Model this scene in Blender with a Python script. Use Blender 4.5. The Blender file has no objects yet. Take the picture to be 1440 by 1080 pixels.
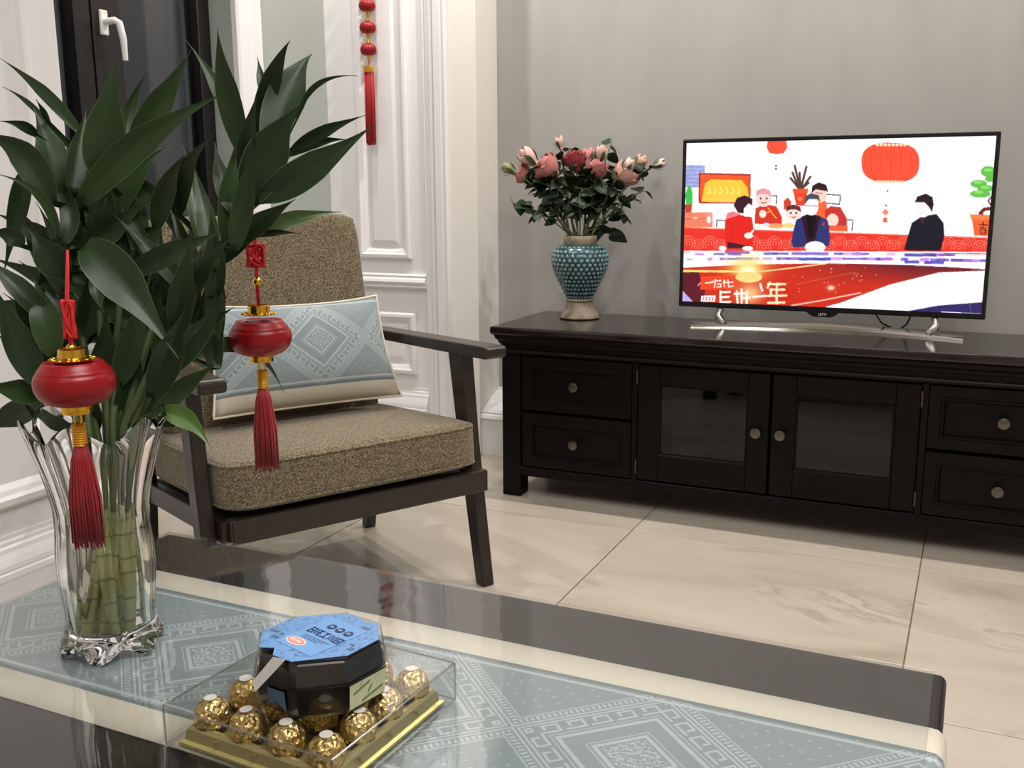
import bpy, bmesh, math, random
import numpy as np
from mathutils import Vector, Matrix, Quaternion
random.seed(7)
S = bpy.context.scene
COL = S.collection
PI = math.pi

# ------------------------------------------------------------------ camera, world, lights, exposure
F_PX, PITCH, YAW, ROLL, CAM_H = 1400.0, math.radians(11.17), math.radians(25.05), math.radians(-0.33), 1.01
_cp, _sp, _cy, _sy = math.cos(PITCH), math.sin(PITCH), math.cos(YAW), math.sin(YAW)
FW = Vector((-_sy*_cp, _cy*_cp, -_sp)); _rt = Vector((_cy, _sy, 0)); _up = _rt.cross(FW)
RT = _rt*math.cos(ROLL) + _up*math.sin(ROLL); UP = _up*math.cos(ROLL) - _rt*math.sin(ROLL)
EYE = Vector((0, 0, CAM_H))
cam_d = bpy.data.cameras.new('camera'); cam = bpy.data.objects.new('camera', cam_d); COL.objects.link(cam)
cam_d.sensor_width = 36; cam_d.lens = F_PX/1440*36; cam_d.clip_start = .02
M = Matrix((RT, UP, -FW)).transposed().to_4x4(); M.translation = EYE; cam.matrix_world = M
S.camera = cam

W = bpy.data.worlds.new('night'); S.world = W; W.use_nodes = True
W.node_tree.nodes['Background'].inputs[0].default_value = (.012, .015, .022, 1)
W.node_tree.nodes['Background'].inputs[1].default_value = 1

def lamp(name, kind, loc, power, col, **kw):
    d = bpy.data.lights.new(name, kind); d.energy = power; d.color = col
    for k, v in kw.items(): setattr(d, k, v)
    o = bpy.data.objects.new(name, d); o.location = loc; COL.objects.link(o); return o
WARM = (1, .945, .885)
NEUT = (1, .98, .965)
# a row of ceiling downlights in front of the television wall
for x, p in ((-1.95, 14), (-1.22, 15), (-.35, 13), (.55, 15)):
    lamp('downlight', 'SPOT', (x, 2.97, 2.66), p*3.6, WARM, spot_size=math.radians(125), spot_blend=.7, shadow_soft_size=.03)
# downlights over the sitting area
for x, y, p in ((-1.72, 1.70, 21), (.55, 1.15, 14), (-.4, -.9, 12), (1.7, -.4, 12)):
    lamp('downlight', 'SPOT', (x, y, 2.66), p*1.9, NEUT, spot_size=math.radians(140), spot_blend=.8, shadow_soft_size=.025)
# the flat ceiling lamp in the middle of the room
lamp('ceiling_lamp', 'AREA', (.2, .5, 2.66), 36, NEUT, shape='SQUARE', size=1.0)

S.view_settings.view_transform = 'Standard'; S.view_settings.look = 'None'
S.view_settings.gamma = 1; S.view_settings.use_curve_mapping = False
S.view_settings.exposure = 0.17
S.cycles.transparent_max_bounces = 24; S.cycles.max_bounces = 14; S.cycles.transmission_bounces = 12

# ------------------------------------------------------------------ measuring helpers (pixel of the photo + a known plane -> place)
def ray(x, y): return FW + RT*((x-720)/F_PX) - UP*((y-540)/F_PX)
def onz(x, y, z): d = ray(x, y); return EYE + d*((z-CAM_H)/d.z)
def ony(x, y, Y): d = ray(x, y); return EYE + d*(Y/d.y)
def onx(x, y, X): d = ray(x, y); return EYE + d*(X/d.x)
def att(x, y, t): return EYE + ray(x, y)*t

# ------------------------------------------------------------------ mesh helpers
def link(name, me, mat=None, parent=None):
    o = bpy.data.objects.new(name, me); COL.objects.link(o)
    if mat is not None and me is not None and len(me.materials) == 0: me.materials.append(mat)
    if parent is not None: o.parent = parent
    return o
def obj(name, bm, mat, parent=None, smooth=None):
    me = bpy.data.meshes.new(name)
    bmesh.ops.recalc_face_normals(bm, faces=bm.faces[:])
    bm.to_mesh(me); bm.free()
    if smooth is not None:
        for p in me.polygons: p.use_smooth = True
        if smooth < 180: me.set_sharp_from_angle(angle=math.radians(smooth))
    return link(name, me, mat, parent)
def tag(o, label, cat, group=None):
    o['label'] = label; o['category'] = cat
    if group: o['group'] = group
    return o
def struct(o): o['kind'] = 'structure'; return o
def empty(name, loc, rz=0):
    o = bpy.data.objects.new(name, None); COL.objects.link(o); o.location = loc; o.rotation_euler = (0, 0, rz)
    o.empty_display_size = .05; return o
def NB(): return bmesh.new()
def box(bm, x0, x1, y0, y1, z0, z1, bev=0, seg=2, mat=None):
    r = bmesh.ops.create_cube(bm, size=1)['verts']
    for v in r:
        v.co = Vector(((x0+x1)/2+v.co.x*(x1-x0), (y0+y1)/2+v.co.y*(y1-y0), (z0+z1)/2+v.co.z*(z1-z0)))
        if mat: v.co = mat @ v.co
    if bev > 0:
        es = list({e for v in r for e in v.link_edges})
        bmesh.ops.bevel(bm, geom=es, offset=bev, segments=seg, profile=.5, affect='EDGES', clamp_overlap=True)
    return bm
def grid_faces(bm, rows, closed_u=False, closed_v=False):
    R_, C_ = len(rows), len(rows[0])
    for i in range(R_ if closed_v else R_-1):
        for j in range(C_ if closed_u else C_-1):
            q = [rows[i][j], rows[i][(j+1) % C_], rows[(i+1) % R_][(j+1) % C_], rows[(i+1) % R_][j]]
            q2 = []
            for v in q:
                if v not in q2: q2.append(v)
            if len(q2) >= 3:
                try: bm.faces.new(q2)
                except ValueError: pass
def tube(bm, pts, rad, n=8, caps=True, closed=False):
    pts = [Vector(p) for p in pts]
    if not hasattr(rad, '__len__'): rad = [rad]*len(pts)
    N = len(pts); tans = []
    for i in range(N):
        a = pts[(i-1) % N] if (i > 0 or closed) else pts[i]
        b = pts[(i+1) % N] if (i < N-1 or closed) else pts[i]
        t = (b-a); tans.append(t.normalized() if t.length > 1e-9 else Vector((0, 0, 1)))
    u = tans[0].orthogonal().normalized(); rows = []
    for i in range(N):
        u = (u - tans[i]*u.dot(tans[i]))
        u = u.normalized() if u.length > 1e-6 else tans[i].orthogonal().normalized()
        w = tans[i].cross(u)
        rows.append([bm.verts.new(pts[i] + (u*math.cos(2*PI*k/n) + w*math.sin(2*PI*k/n))*rad[i]) for k in range(n)])
    grid_faces(bm, rows, closed_u=True, closed_v=closed)
    if caps and not closed:
        bm.faces.new(rows[0][::-1]); bm.faces.new(rows[-1])
    return bm
def lathe(bm, prof, n=32, c=(0, 0, 0), mod=None):
    rows = []
    for (r, z) in prof:
        if r < 1e-6:
            v = bm.verts.new((c[0], c[1], c[2]+z)); rows.append([v]*n)
        else:
            row = []
            for k in range(n):
                th = 2*PI*k/n; rr, zz = (r, z) if mod is None else mod(r, z, th)
                row.append(bm.verts.new((c[0]+rr*math.cos(th), c[1]+rr*math.sin(th), c[2]+zz)))
            rows.append(row)
    grid_faces(bm, rows, closed_u=True)
    return bm
def prism(bm, pts, vec):
    """closed polygon of 3D points pushed along vec"""
    vec = Vector(vec)
    a = [bm.verts.new(p) for p in pts]; b = [bm.verts.new(Vector(p)+vec) for p in pts]
    n = len(a)
    for i in range(n): bm.faces.new((a[i], a[(i+1) % n], b[(i+1) % n], b[i]))
    bm.faces.new(a[::-1]); bm.faces.new(b); return bm
def frame_mould(bm, corners, normal, prof):
    """mitred picture-frame moulding round 4 corners; prof = [(inset, out)]"""
    cs = [Vector(c) for c in corners]; nv = Vector(normal); rows = []
    for i in range(4):
        a = (cs[(i+1) % 4]-cs[i]).normalized(); b = (cs[(i-1) % 4]-cs[i]).normalized()
        rows.append([bm.verts.new(cs[i] + (a+b)*ins + nv*out) for ins, out in prof])
    grid_faces(bm, rows, closed_v=True); return bm
def superbox(bm, sx, sy, sz, n=8, p=9.0, mat=None, crown=0, pz=None):
    """rounded, slightly crowned cushion block, centred"""
    tmp = bmesh.new(); bmesh.ops.create_cube(tmp, size=2)
    bmesh.ops.subdivide_edges(tmp, edges=tmp.edges[:], cuts=n, use_grid_fill=True)
    mp = {}
    for v in tmp.verts:
        x, y, z = v.co
        q = max(abs(x), abs(y), abs(z))
        s = (abs(x)**p + abs(y)**p + abs(z)**p)**(-1/p) if q > 0 else 1
        x, y, z = x*s, y*s, z*s
        zc = z*sz/2*(1 + crown*(1-x*x)*(1-y*y))
        c = Vector((x*sx/2, y*sy/2, zc))
        mp[v] = bm.verts.new(mat @ c if mat else c)
    for f in tmp.faces: bm.faces.new([mp[v] for v in f.verts])
    tmp.free(); return bm
def T(o, rows):  # parts share the space of their thing
    return o

# ------------------------------------------------------------------ materials
def lin(c):
    out = []
    for v in c[:3]:
        v = v/255.0
        out.append(v/12.92 if v <= .04045 else ((v+.055)/1.055)**2.4)
    return (*out, 1.0)
class NT:
    def __init__(s, name):
        s.m = bpy.data.materials.new(name); s.m.use_nodes = True; s.t = s.m.node_tree
        s.t.nodes.clear(); s.out = s.t.nodes.new('ShaderNodeOutputMaterial')
    def n(s, typ, **kw):
        nd = s.t.nodes.new(typ)
        for k, v in kw.items(): setattr(nd, k, v)
        return nd
    def l(s, a, b): s.t.links.new(a, b)
    def setin(s, sock, v):
        if isinstance(v, E_): v = v.k
        if hasattr(v, 'is_output') or isinstance(v, bpy.types.NodeSocket): s.l(v, sock)
        else: sock.default_value = v
    def bsdf(s, col, rough=.5, metal=0, spec=.5, **kw):
        b = s.n('ShaderNodeBsdfPrincipled')
        s.setin(b.inputs['Base Color'], col); s.setin(b.inputs['Roughness'], rough)
        s.setin(b.inputs['Metallic'], metal); s.setin(b.inputs['Specular IOR Level'], spec)
        for k, v in kw.items(): s.setin(b.inputs[k.replace('_', ' ')], v)
        s.l(b.outputs[0], s.out.inputs[0]); return b
    def coord(s, kind='Object', scale=(1, 1, 1), loc=(0, 0, 0), rot=(0, 0, 0)):
        tc = s.n('ShaderNodeTexCoord'); mp = s.n('ShaderNodeMapping')
        mp.inputs['Scale'].default_value = scale; mp.inputs['Location'].default_value = loc; mp.inputs['Rotation'].default_value = rot
        s.l(tc.outputs[kind], mp.inputs[0]); return mp.outputs[0]
    def noise(s, vec, scale, detail=3, rough=.5, dist=0):
        nd = s.n('ShaderNodeTexNoise'); s.l(vec, nd.inputs['Vector'])
        nd.inputs['Scale'].default_value = scale; nd.inputs['Detail'].default_value = detail
        nd.inputs['Roughness'].default_value = rough; nd.inputs['Distortion'].default_value = dist
        return nd.outputs['Fac']
    def ramp(s, fac, stops):
        nd = s.n('ShaderNodeValToRGB'); el = nd.color_ramp.elements
        while len(el) < len(stops): el.new(.5)
        for e, (p, c) in zip(el, stops): e.position = p; e.color = c
        s.setin(nd.inputs[0], fac); return nd.outputs[0]
    def mix(s, fac, a, b):
        nd = s.n('ShaderNodeMix', data_type='RGBA')
        s.setin(nd.inputs[0], fac); s.setin(nd.inputs[6], a); s.setin(nd.inputs[7], b); return nd.outputs[2]
    def bump(s, h, strength=.2, dist=.002):
        nd = s.n('ShaderNodeBump'); nd.inputs['Strength'].default_value = strength; nd.inputs['Distance'].default_value = dist
        s.setin(nd.inputs['Height'], h); return nd.outputs[0]
class E_:
    """tiny expression wrapper over math nodes"""
    def __init__(s, t, k): s.t, s.k = t, k
    def _op(s, op, *a):
        nd = s.t.n('ShaderNodeMath', operation=op)
        for i, v in enumerate((s,)+a):
            if isinstance(v, E_): v = v.k
            if isinstance(v, (int, float)): nd.inputs[i].default_value = v
            else: s.t.l(v, nd.inputs[i])
        return E_(s.t, nd.outputs[0])
    def __add__(s, o): return s._op('ADD', o)
    def __sub__(s, o): return s._op('SUBTRACT', o)
    def __mul__(s, o): return s._op('MULTIPLY', o)
    def __truediv__(s, o): return s._op('DIVIDE', o)
    def abs(s): return s._op('ABSOLUTE')
    def frac(s): return s._op('FRACT')
    def lt(s, o): return s._op('LESS_THAN', o)
    def gt(s, o): return s._op('GREATER_THAN', o)
    def max(s, o): return s._op('MAXIMUM', o)
    def min(s, o): return s._op('MINIMUM', o)
    def band(s, a, b): return s.gt(a)*s.lt(b)

def simple(name, col, rough=.5, metal=0, spec=.5, bump=0, bscale=200, vary=0, **kw):
    t = NT(name); c = lin(col)
    if vary or bump:
        v = t.coord('Object')
        nz = t.noise(v, bscale, 4)
    if vary:
        nz2 = t.noise(v, bscale*.12, 4)
        c = t.ramp(nz2, [(.3, tuple(x*(1-vary) for x in c[:3])+(1,)), (.7, tuple(min(1, x*(1+vary)) for x in c[:3])+(1,))])
    b = t.bsdf(c, rough, metal, spec, **kw)
    if bump: t.l(t.bump(nz, bump), b.inputs['Normal'])
    return t.m

MT = {}
MT['white_paint'] = simple('white_paint', (238, 236, 236), .42, bump=.02, bscale=60)
MT['cream_paint'] = simple('cream_paint', (240, 235, 228), .55, bump=.02, bscale=60)
MT['ceiling'] = simple('ceiling_paint', (235, 232, 226), .8)
MT['shade_wall'] = simple('shaded_wall_paint', (166, 171, 165), .6, bump=.03, bscale=80)  # shade on the left wall and window reveal put into its grey-green colour
def m_tvwall():
    t = NT('textured_grey_plaster'); v = t.coord('Object')
    vs = t.coord('Object', scale=(3, 3, .8))
    a = t.noise(vs, 1.6, 5, .6, .4); fine = t.noise(v, 140, 4, .65)
    c = t.ramp(a, [(.25, lin((160, 159, 155))), (.55, lin((170, 167, 162))), (.8, lin((175, 173, 169)))])
    b = t.bsdf(c, .6, spec=.3); t.l(t.bump(fine, .12, .001), b.inputs['Normal']); return t.m
MT['tv_wall'] = m_tvwall()
def m_tile():
    t = NT('polished_marble_tile'); tc = t.n('ShaderNodeTexCoord'); oi = t.n('ShaderNodeObjectInfo')
    off = t.n('ShaderNodeVectorMath', operation='MULTIPLY_ADD')
    t.l(oi.outputs['Random'], off.inputs[0]); off.inputs[1].default_value = (31, 17, 9); t.l(tc.outputs['Object'], off.inputs[2])
    mp = t.n('ShaderNodeMapping'); mp.inputs['Rotation'].default_value = (0, 0, .62); mp.inputs['Scale'].default_value = (.8, 2.0, 1)
    t.l(off.outputs[0], mp.inputs[0]); v = mp.outputs[0]
    cl = t.noise(v, 1.5, 5, .55, .9)
    base = t.ramp(cl, [(.25, lin((164, 151, 135))), (.42, lin((184, 173, 158))), (.58, lin((193, 183, 169))), (.8, lin((176, 164, 148)))])
    vn = E_(t, t.noise(v, 1.1, 5, .55, 1.0)); line = (vn - .5).abs()
    vein = t.ramp(line, [(0, (1, 1, 1, 1)), (.008, (.5, .5, .5, 1)), (.03, (0, 0, 0, 1))])
    brk = t.ramp(t.noise(v, 2.2, 2), [(.48, (0, 0, 0, 1)), (.62, (1, 1, 1, 1))])
    c = t.mix(E_(t, vein)*E_(t, brk)*.42, base, lin((134, 118, 98)))
    side = t.ramp((vn - .525).abs(), [(0, (1, 1, 1, 1)), (.022, (0, 0, 0, 1))])
    c2 = t.mix(E_(t, side)*E_(t, brk)*.35, c, lin((205, 196, 182)))
    t.bsdf(c2, .24, spec=.42); return t.m
MT['tile'] = m_tile()
MT['grout'] = simple('grout', (120, 106, 92), .9)
def wood(name, c1, c2, rough=.32, scale=8, axis=(1, 14, 14), spec=.5, coat=0):
    t = NT(name); v = t.coord('Object', scale=axis)
    g = t.noise(v, scale, 5, .6, .6)
    c = t.ramp(g, [(.3, lin(c1)), (.7, lin(c2))])
    b = t.bsdf(c, rough, spec=spec); b.inputs['Coat Weight'].default_value = coat; b.inputs['Coat Roughness'].default_value = .12
    t.l(t.bump(g, .05, .0006), b.inputs['Normal']); return t.m
MT['cab_wood'] = wood('espresso_lacquered_wood', (9, 6, 5), (15, 9, 8), .42, 6, spec=.16)
MT['cab_top'] = wood('glossy_espresso_top', (24, 18, 16), (33, 25, 23), .13, 5, spec=.6)
MT['chair_wood'] = wood('walnut_stained_wood', (34, 27, 22), (48, 39, 32), .32, 5, (3, 10, 10))
MT['table_wood'] = wood('dark_table_wood', (22, 18, 17), (30, 25, 24), .4, 4, (1, 10, 10), spec=.3)
def m_tweed():
    t = NT('brown_tweed_fabric'); v = t.coord('Object')
    vx = t.coord('Object', scale=(620, 620, 620)); 
    vo = t.n('ShaderNodeTexVoronoi'); t.l(vx, vo.inputs['Vector']); vo.inputs['Scale'].default_value = .8
    sep = t.n('ShaderNodeSeparateColor'); t.l(vo.outputs['Color'], sep.inputs[0])
    c = t.ramp(sep.outputs[0], [(0, lin((46, 39, 29))), (.30, lin((90, 79, 60))), (.55, lin((122, 109, 85))), (.8, lin((146, 133, 107))), (1, lin((170, 157, 131)))])
    st = t.coord('Object', scale=(30, 500, 60)); sl = t.noise(st, 1, 2)
    c = t.mix(E_(t, sl)*.35, c, lin((102, 91, 71)))
    b = t.bsdf(c, .92, spec=.15, Sheen_Weight=.25)
    t.l(t.bump(sep.outputs[1], .5, .0015), b.inputs['Normal']); return t.m
MT['tweed'] = m_tweed()
def m_weave(name, half, period, phase):
    """pale blue jacquard with concentric diamonds and cream borders; UV in metres, v=0 in the middle"""
    t = NT(name); tc = t.n('ShaderNodeTexCoord'); sp = t.n('ShaderNodeSeparateXYZ'); t.l(tc.outputs['UV'], sp.inputs[0])
    u, v = E_(t, sp.outputs[0]), E_(t, sp.outputs[1])
    av = v.abs()
    uu = ((u/period + phase).frac() - .5)*2          # -1..1
    a = uu.abs()*1.02; b = av/half
    d = a + b                                  # diamond distance, 1 at the lattice
    e = a - b
    # inner diamond around the lattice centre; the gaps (d>1) hold a second diamond on the borders
    ln = d.band(.30, .35).max(d.band(.385, .40)).max(d.band(.60, .655)).max(d.band(.69, .705))
    ke = (e*3.1 + .5).frac(); key = d.band(.75, .93)*(ke.band(.06, .90)*(d.band(.75, .785).max(d.band(.895, .93)*ke.lt(.72))).max(ke.band(.06, .17)).max(ke.band(.60, .72)*d.gt(.82)).min(1.0))*1.0
    l2 = d.band(.955, .985).max(d.band(1.015, 1.045))
    dots = d.band(1.07, 1.15)*(e*14).frac().lt(.5)
    l3 = d.band(1.17, 1.19)
    d2 = d.band(1.34, 1.75)*((d*6).frac().lt(.2))*((e*4).frac().lt(.22))*.6
    pat = ln.max(key).max(l2).max(dots).max(l3).max(d2)
    vv = t.coord('UV', scale=(1, 1, 1))
    fine = E_(t, t.noise(vv, 420, 2)); mid = E_(t, t.noise(vv, 260, 2))
    core = d.lt(.27)*mid.gt(.52)
    pat = pat.max(core)
    pat = pat*(fine*.7 + .55)
    blue = t.mix(E_(t, t.noise(vv, 500, 2)), lin((124, 137, 140)), lin((140, 152, 154)))
    c = t.mix((pat*.85).min(1.0), blue, lin((180, 190, 191)))
    rim = av.band(half + .000, half + .007)
    c = t.mix(rim*((u*330).frac().lt(.5)*.25+.6), c, lin((102, 114, 116)))
    rim2 = av.band(half - .009, half - .004)
    c = t.mix(rim2*.8, c, lin((184, 190, 190)))
    wv = E_(t, t.noise(vv, 700, 2))
    cream = t.mix(wv, lin((202, 194, 177)), lin((212, 204, 188)))
    c = t.mix(av.gt(half + .007), c, cream)
    bs = t.bsdf(c, .8, spec=.2, Sheen_Weight=.15)
    t.l(t.bump(pat + fine*.3, .35, .0012), bs.inputs['Normal']); return t.m
MT['runner'] = m_weave('runner_jacquard', .123, .268, .278/.268+.5)
MT['pillow'] = m_weave('pillow_jacquard', .112, .270, .5-.022/.27)
MT['cream_cloth'] = simple('cream_cloth', (228, 219, 198), .85, bump=.2, bscale=900)
def m_clear(name, tint=(1, 1, 1), ior=1.5, rough=.02, boost=1.0, wave=0):
    t = NT(name); tr = t.n('ShaderNodeBsdfTransparent'); tr.inputs[0].default_value = (*tint, 1)
    gl = t.n('ShaderNodeBsdfGlossy'); gl.inputs['Roughness'].default_value = rough
    if wave:
        t.l(t.bump(t.noise(t.coord('Object', scale=(2.2, 1, 1)), 7, 2), wave, .004), gl.inputs['Normal'])
    gm = t.n('ShaderNodeNewGeometry'); dp = t.n('ShaderNodeVectorMath', operation='DOT_PRODUCT')
    t.l(gm.outputs['Normal'], dp.inputs[0]); t.l(gm.outputs['Incoming'], dp.inputs[1])
    f0 = ((ior-1)/(ior+1))**2
    k1 = (E_(t, dp.outputs['Value']).abs()*-1 + 1).max(0.0); k5 = k1*k1*k1*k1*k1   # Schlick reflectance, same from both sides
    mx = t.n('ShaderNodeMixShader'); t.setin(mx.inputs[0], ((k5*(1-f0) + f0)*boost).min(1.0))
    t.l(tr.outputs[0], mx.inputs[1]); t.l(gl.outputs[0], mx.inputs[2]); t.l(mx.outputs[0], t.out.inputs[0]); return t.m
MT['sheet'] = m_clear('clear_vinyl_sheet', (.96, .965, .965), 1.5, .03, 1.2, .12)
MT['clear_plastic'] = m_clear('clear_plastic_lid', (.93, .935, .93), 1.5, .10, 1.9)
MT['lid_edge'] = m_clear('clear_plastic_fold', (.80, .80, .79), 1.7, .2, 3.2)
MT['pane'] = m_clear('window_pane_glass', (.85, .87, .88), 1.52, .005, 1.3)
MT['door_glass'] = m_clear('smoked_door_glass', (.55, .57, .58), 1.5, .02, 1.0)
def m_glass(name, col, ior=1.5):
    t = NT(name); t.bsdf(col, 0.0, spec=.5, Transmission_Weight=1.0, IOR=ior); return t.m
MT['glass'] = m_glass('crystal_glass', (1, 1, 1, 1), 1.5)
MT['water'] = m_glass('water', (.97, 1, .97, 1), 1.33)
MT['black_frame'] = simple('dark_bronze_aluminium', (23, 18, 18), .35, spec=.5)
MT['handle_white'] = simple('white_handle_enamel', (232, 230, 228), .3)
MT['black_plastic'] = simple('glossy_black_plastic', (14, 13, 17), .2)
MT['back_plastic'] = simple('matt_black_plastic', (18, 18, 19), .6)
MT['silver'] = simple('brushed_silver_metal', (205, 200, 194), .2, 1.0)
MT['pewter'] = simple('pewter_knob_metal', (112, 107, 100), .36, 1.0, bump=.15, bscale=300)
MT['brass'] = simple('aged_brass', (96, 84, 66), .4, 1.0)
MT['gold'] = simple('bright_gold_plastic', (226, 176, 62), .16, 1.0, bump=.05, bscale=250)
MT['gold_thread'] = simple('gold_thread', (222, 160, 40), .38, .6)
def m_satin():
    t = NT('red_satin'); nz = t.noise(t.coord('Object', scale=(1, 1, 6)), 220, 2)
    c = t.ramp(nz, [(.3, lin((136, 6, 16))), (.7, lin((152, 9, 21)))])
    b = t.bsdf(c, .34, spec=.4); t.l(t.bump(nz, .05, .0004), b.inputs['Normal']); return t.m
MT['satin'] = m_satin()
MT['red_cord'] = simple('red_cord', (206, 26, 36), .6, bump=.4, bscale=900)
MT['tassel'] = simple('red_tassel_thread', (150, 14, 26), .55, Sheen_Weight=.1)
MT['dark_tassel'] = simple('deep_red_tassel', (168, 26, 34), .55)
def m_leaf(name, c1, c2, edge, rough=.3):
    t = NT(name); tc = t.n('ShaderNodeTexCoord'); sp = t.n('ShaderNodeSeparateXYZ'); t.l(tc.outputs['UV'], sp.inputs[0])
    u, v = E_(t, sp.outputs[0]), E_(t, sp.outputs[1])
    st = t.coord('UV', scale=(34, 1.2, 1)); vein = t.noise(st, 1, 2)
    oi = t.n('ShaderNodeObjectInfo')
    base = t.mix(E_(t, oi.outputs['Random']), lin(c1), lin(c2))
    base = t.mix(E_(t, vein)*.4, base, lin(tuple(int(x*.72) for x in c1)))
    rimf = ((u - .5).abs()).gt(.482)
    c = t.mix(rimf*.7, base, lin(edge))
    b = t.bsdf(c, rough, spec=.38)
    t.l(t.bump(vein, .15, .001), b.inputs['Normal'])
    return t.m
MT['leaf'] = m_leaf('glossy_dark_green_leaf', (25, 45, 18), (40, 64, 27), (92, 112, 66), .40)
MT['leaf_lime'] = m_leaf('fresh_green_leaf', (82, 116, 52), (92, 126, 58), (140, 166, 90))
MT['leaf_olive'] = m_leaf('olive_green_leaf', (66, 88, 44), (76, 98, 50), (130, 146, 90))
MT['stalk'] = simple('bamboo_stalk_green', (182, 188, 122), .4, vary=.2, bscale=60)
MT['shoot'] = simple('dark_green_shoot', (70, 86, 46), .45, vary=.2, bscale=60)
MT['node'] = simple('bamboo_node_green', (140, 146, 84), .5)
MT['rose_leaf'] = m_leaf('rose_leaf_green', (28, 42, 27), (44, 60, 36), (70, 90, 58), .45)
MT['rose_stem'] = simple('rose_stem_green', (92, 98, 62), .55, vary=.2, bscale=80)
MT['sepal'] = simple('sepal_green', (66, 82, 50), .5)
for nm, c in (('deep', (158, 58, 66)), ('pink', (212, 132, 130)), ('peach', (226, 170, 154)), ('pale', (230, 192, 180)), ('cream', (236, 216, 200)), ('olivebud', (150, 154, 100))):
    t = NT('petal_'+nm); v = t.coord('Generated'); sp = t.n('ShaderNodeSeparateXYZ'); t.l(v, sp.inputs[0])
    nz = t.noise(t.coord('Object'), 50, 3)
    cc = t.mix(E_(t, nz)*.5, lin(c), lin(tuple(int(x*.8) for x in c)))
    t.bsdf(cc, .6, spec=.25, Sheen_Weight=.2); MT['petal_'+nm] = t.m
MT['teal'] = simple('teal_glaze', (40, 72, 78), .22, vary=.35, bscale=160)
MT['teal_bead'] = simple('teal_bead_glaze', (112, 140, 144), .14, vary=.35, bscale=400)
def m_crackle():
    t = NT('aged_ivory_ceramic'); v = t.coord('Object'); a = t.noise(v, 28, 6, .7)
    c = t.ramp(a, [(.30, lin((70, 52, 38))), (.40, lin((126, 110, 91))), (.55, lin((150, 138, 119))), (.8, lin((162, 151, 133)))])
    b = t.bsdf(c, .5); t.l(t.bump(a, .2, .001), b.inputs['Normal']); return t.m
MT['ivory'] = m_crackle()
def m_foil():
    t = NT('crinkled_gold_foil'); v = t.coord('Object'); 
    vo = t.n('ShaderNodeTexVoronoi'); t.l(v, vo.inputs['Vector']); vo.inputs['Scale'].default_value = 190
    nz = t.noise(v, 120, 4, .6, 1.0)
    b = t.bsdf(lin((230, 200, 134)), .28, 1.0); h = E_(t, vo.outputs['Distance']) + E_(t, nz)
    t.l(t.bump(h, .8, .003), b.inputs['Normal']); return t.m
MT['foil'] = m_foil()
MT['sticker'] = simple('white_paper_sticker', (226, 222, 212), .5)
MT['cup'] = simple('brown_paper_cup', (58, 38, 22), .6)
MT['gold_tray'] = simple('gold_plastic_tray', (176, 164, 112), .38, .6, bump=.05, bscale=60)
MT['tray_edge'] = simple('pale_gold_edge', (214, 204, 130), .3, .6)
MT['dark_choc'] = simple('dark_chocolate_plastic', (17, 12, 11), .22)
MT['tub_clear'] = m_clear('smoked_clear_plastic', (.80, .78, .76), 1.5, .05, 1.6)
def m_label():
    t = NT('sky_blue_label'); v = t.coord('Object'); a = t.noise(v, 170, 4, .7)
    c = t.ramp(a, [(.36, lin((70, 104, 150))), (.46, lin((98, 144, 196))), (.7, lin((106, 154, 206)))])
    t.bsdf(c, .4); return t.m
MT['label_blue'] = simple('sky_blue_label_plain', (104, 154, 208), .4)
MT['label_mottle'] = m_label()
MT['ink'] = simple('navy_ink', (26, 40, 92), .5)
MT['grey_ink'] = simple('slate_blue_ink', (84, 106, 140), .5)
MT['badge'] = simple('coral_badge', (226, 136, 118), .5)
MT['badge_rim'] = simple('pale_badge_rim', (240, 214, 204), .5)
MT['side_blue'] = simple('dusky_blue_sticker', (70, 100, 124), .45)
MT['side_green'] = simple('pale_green_sticker', (196, 202, 164), .5, vary=.12, bscale=300)
MT['side_mark'] = simple('olive_mark', (120, 132, 86), .5)
MT['flap'] = simple('frosted_white_tape', (170, 167, 163), .5)
MT['white_print'] = simple('white_print', (225, 225, 228), .5)
MT['cable'] = simple('black_cable', (20, 20, 22), .5)

# ------------------------------------------------------------------ the room
X_TV0, Y_TV = -1.685, 3.489           # inner corner and face of the television wall
Y_PIER, Y_PAN = 3.315, 3.335
X_PIERL, X_TRIML, X_FAR = -1.800, -1.912, -2.345
X_NEAR, Y_NEAR = -1.97, 1.745
X_R, Y_F, Z_C = 3.1, -2.6, 2.70
BASE_H = .235
# floor with separate tiles
bm = NB(); box(bm, -2.7, X_R+.1, Y_F-.1, Y_TV+.15, -.06, -.0035)
floor = struct(obj('floor', bm, MT['grout']))
tA = onz(889, 745.5, 0); TS = .8; G = .0016
bm = NB(); box(bm, G, TS-G, G, TS-G, -.0035, 0, .0008, 1)
tile_me = None
ix0 = math.floor((-2.5-tA.x)/TS); ix1 = math.ceil((X_R-tA.x)/TS); iy0 = math.floor((Y_F-tA.y)/TS); iy1 = math.ceil((Y_TV-tA.y)/TS)
cut = {}
for i in range(ix0, ix1):
    for j in range(iy0, iy1):
        x, y = tA.x+i*TS, tA.y+j*TS
        xa, xb, ya, yb = max(x, -2.46)+G, min(x+TS, X_R)-G, max(y, Y_F)+G, min(y+TS, Y_TV)-G
        key = (round(xb-xa, 4), round(yb-ya, 4))
        if xb-xa < .01 or yb-ya < .01: continue
        if key not in cut:
            b2 = NB(); box(b2, 0, xb-xa, 0, yb-ya, -.0035, 0, .0007, 1)
            me = bpy.data.meshes.new('tile'); b2.to_mesh(me); b2.free(); me.materials.append(MT['tile']); cut[key] = me
        o = link('tile', cut[key], None, floor); o.location = (xa, ya, 0)
bm.free()
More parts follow.
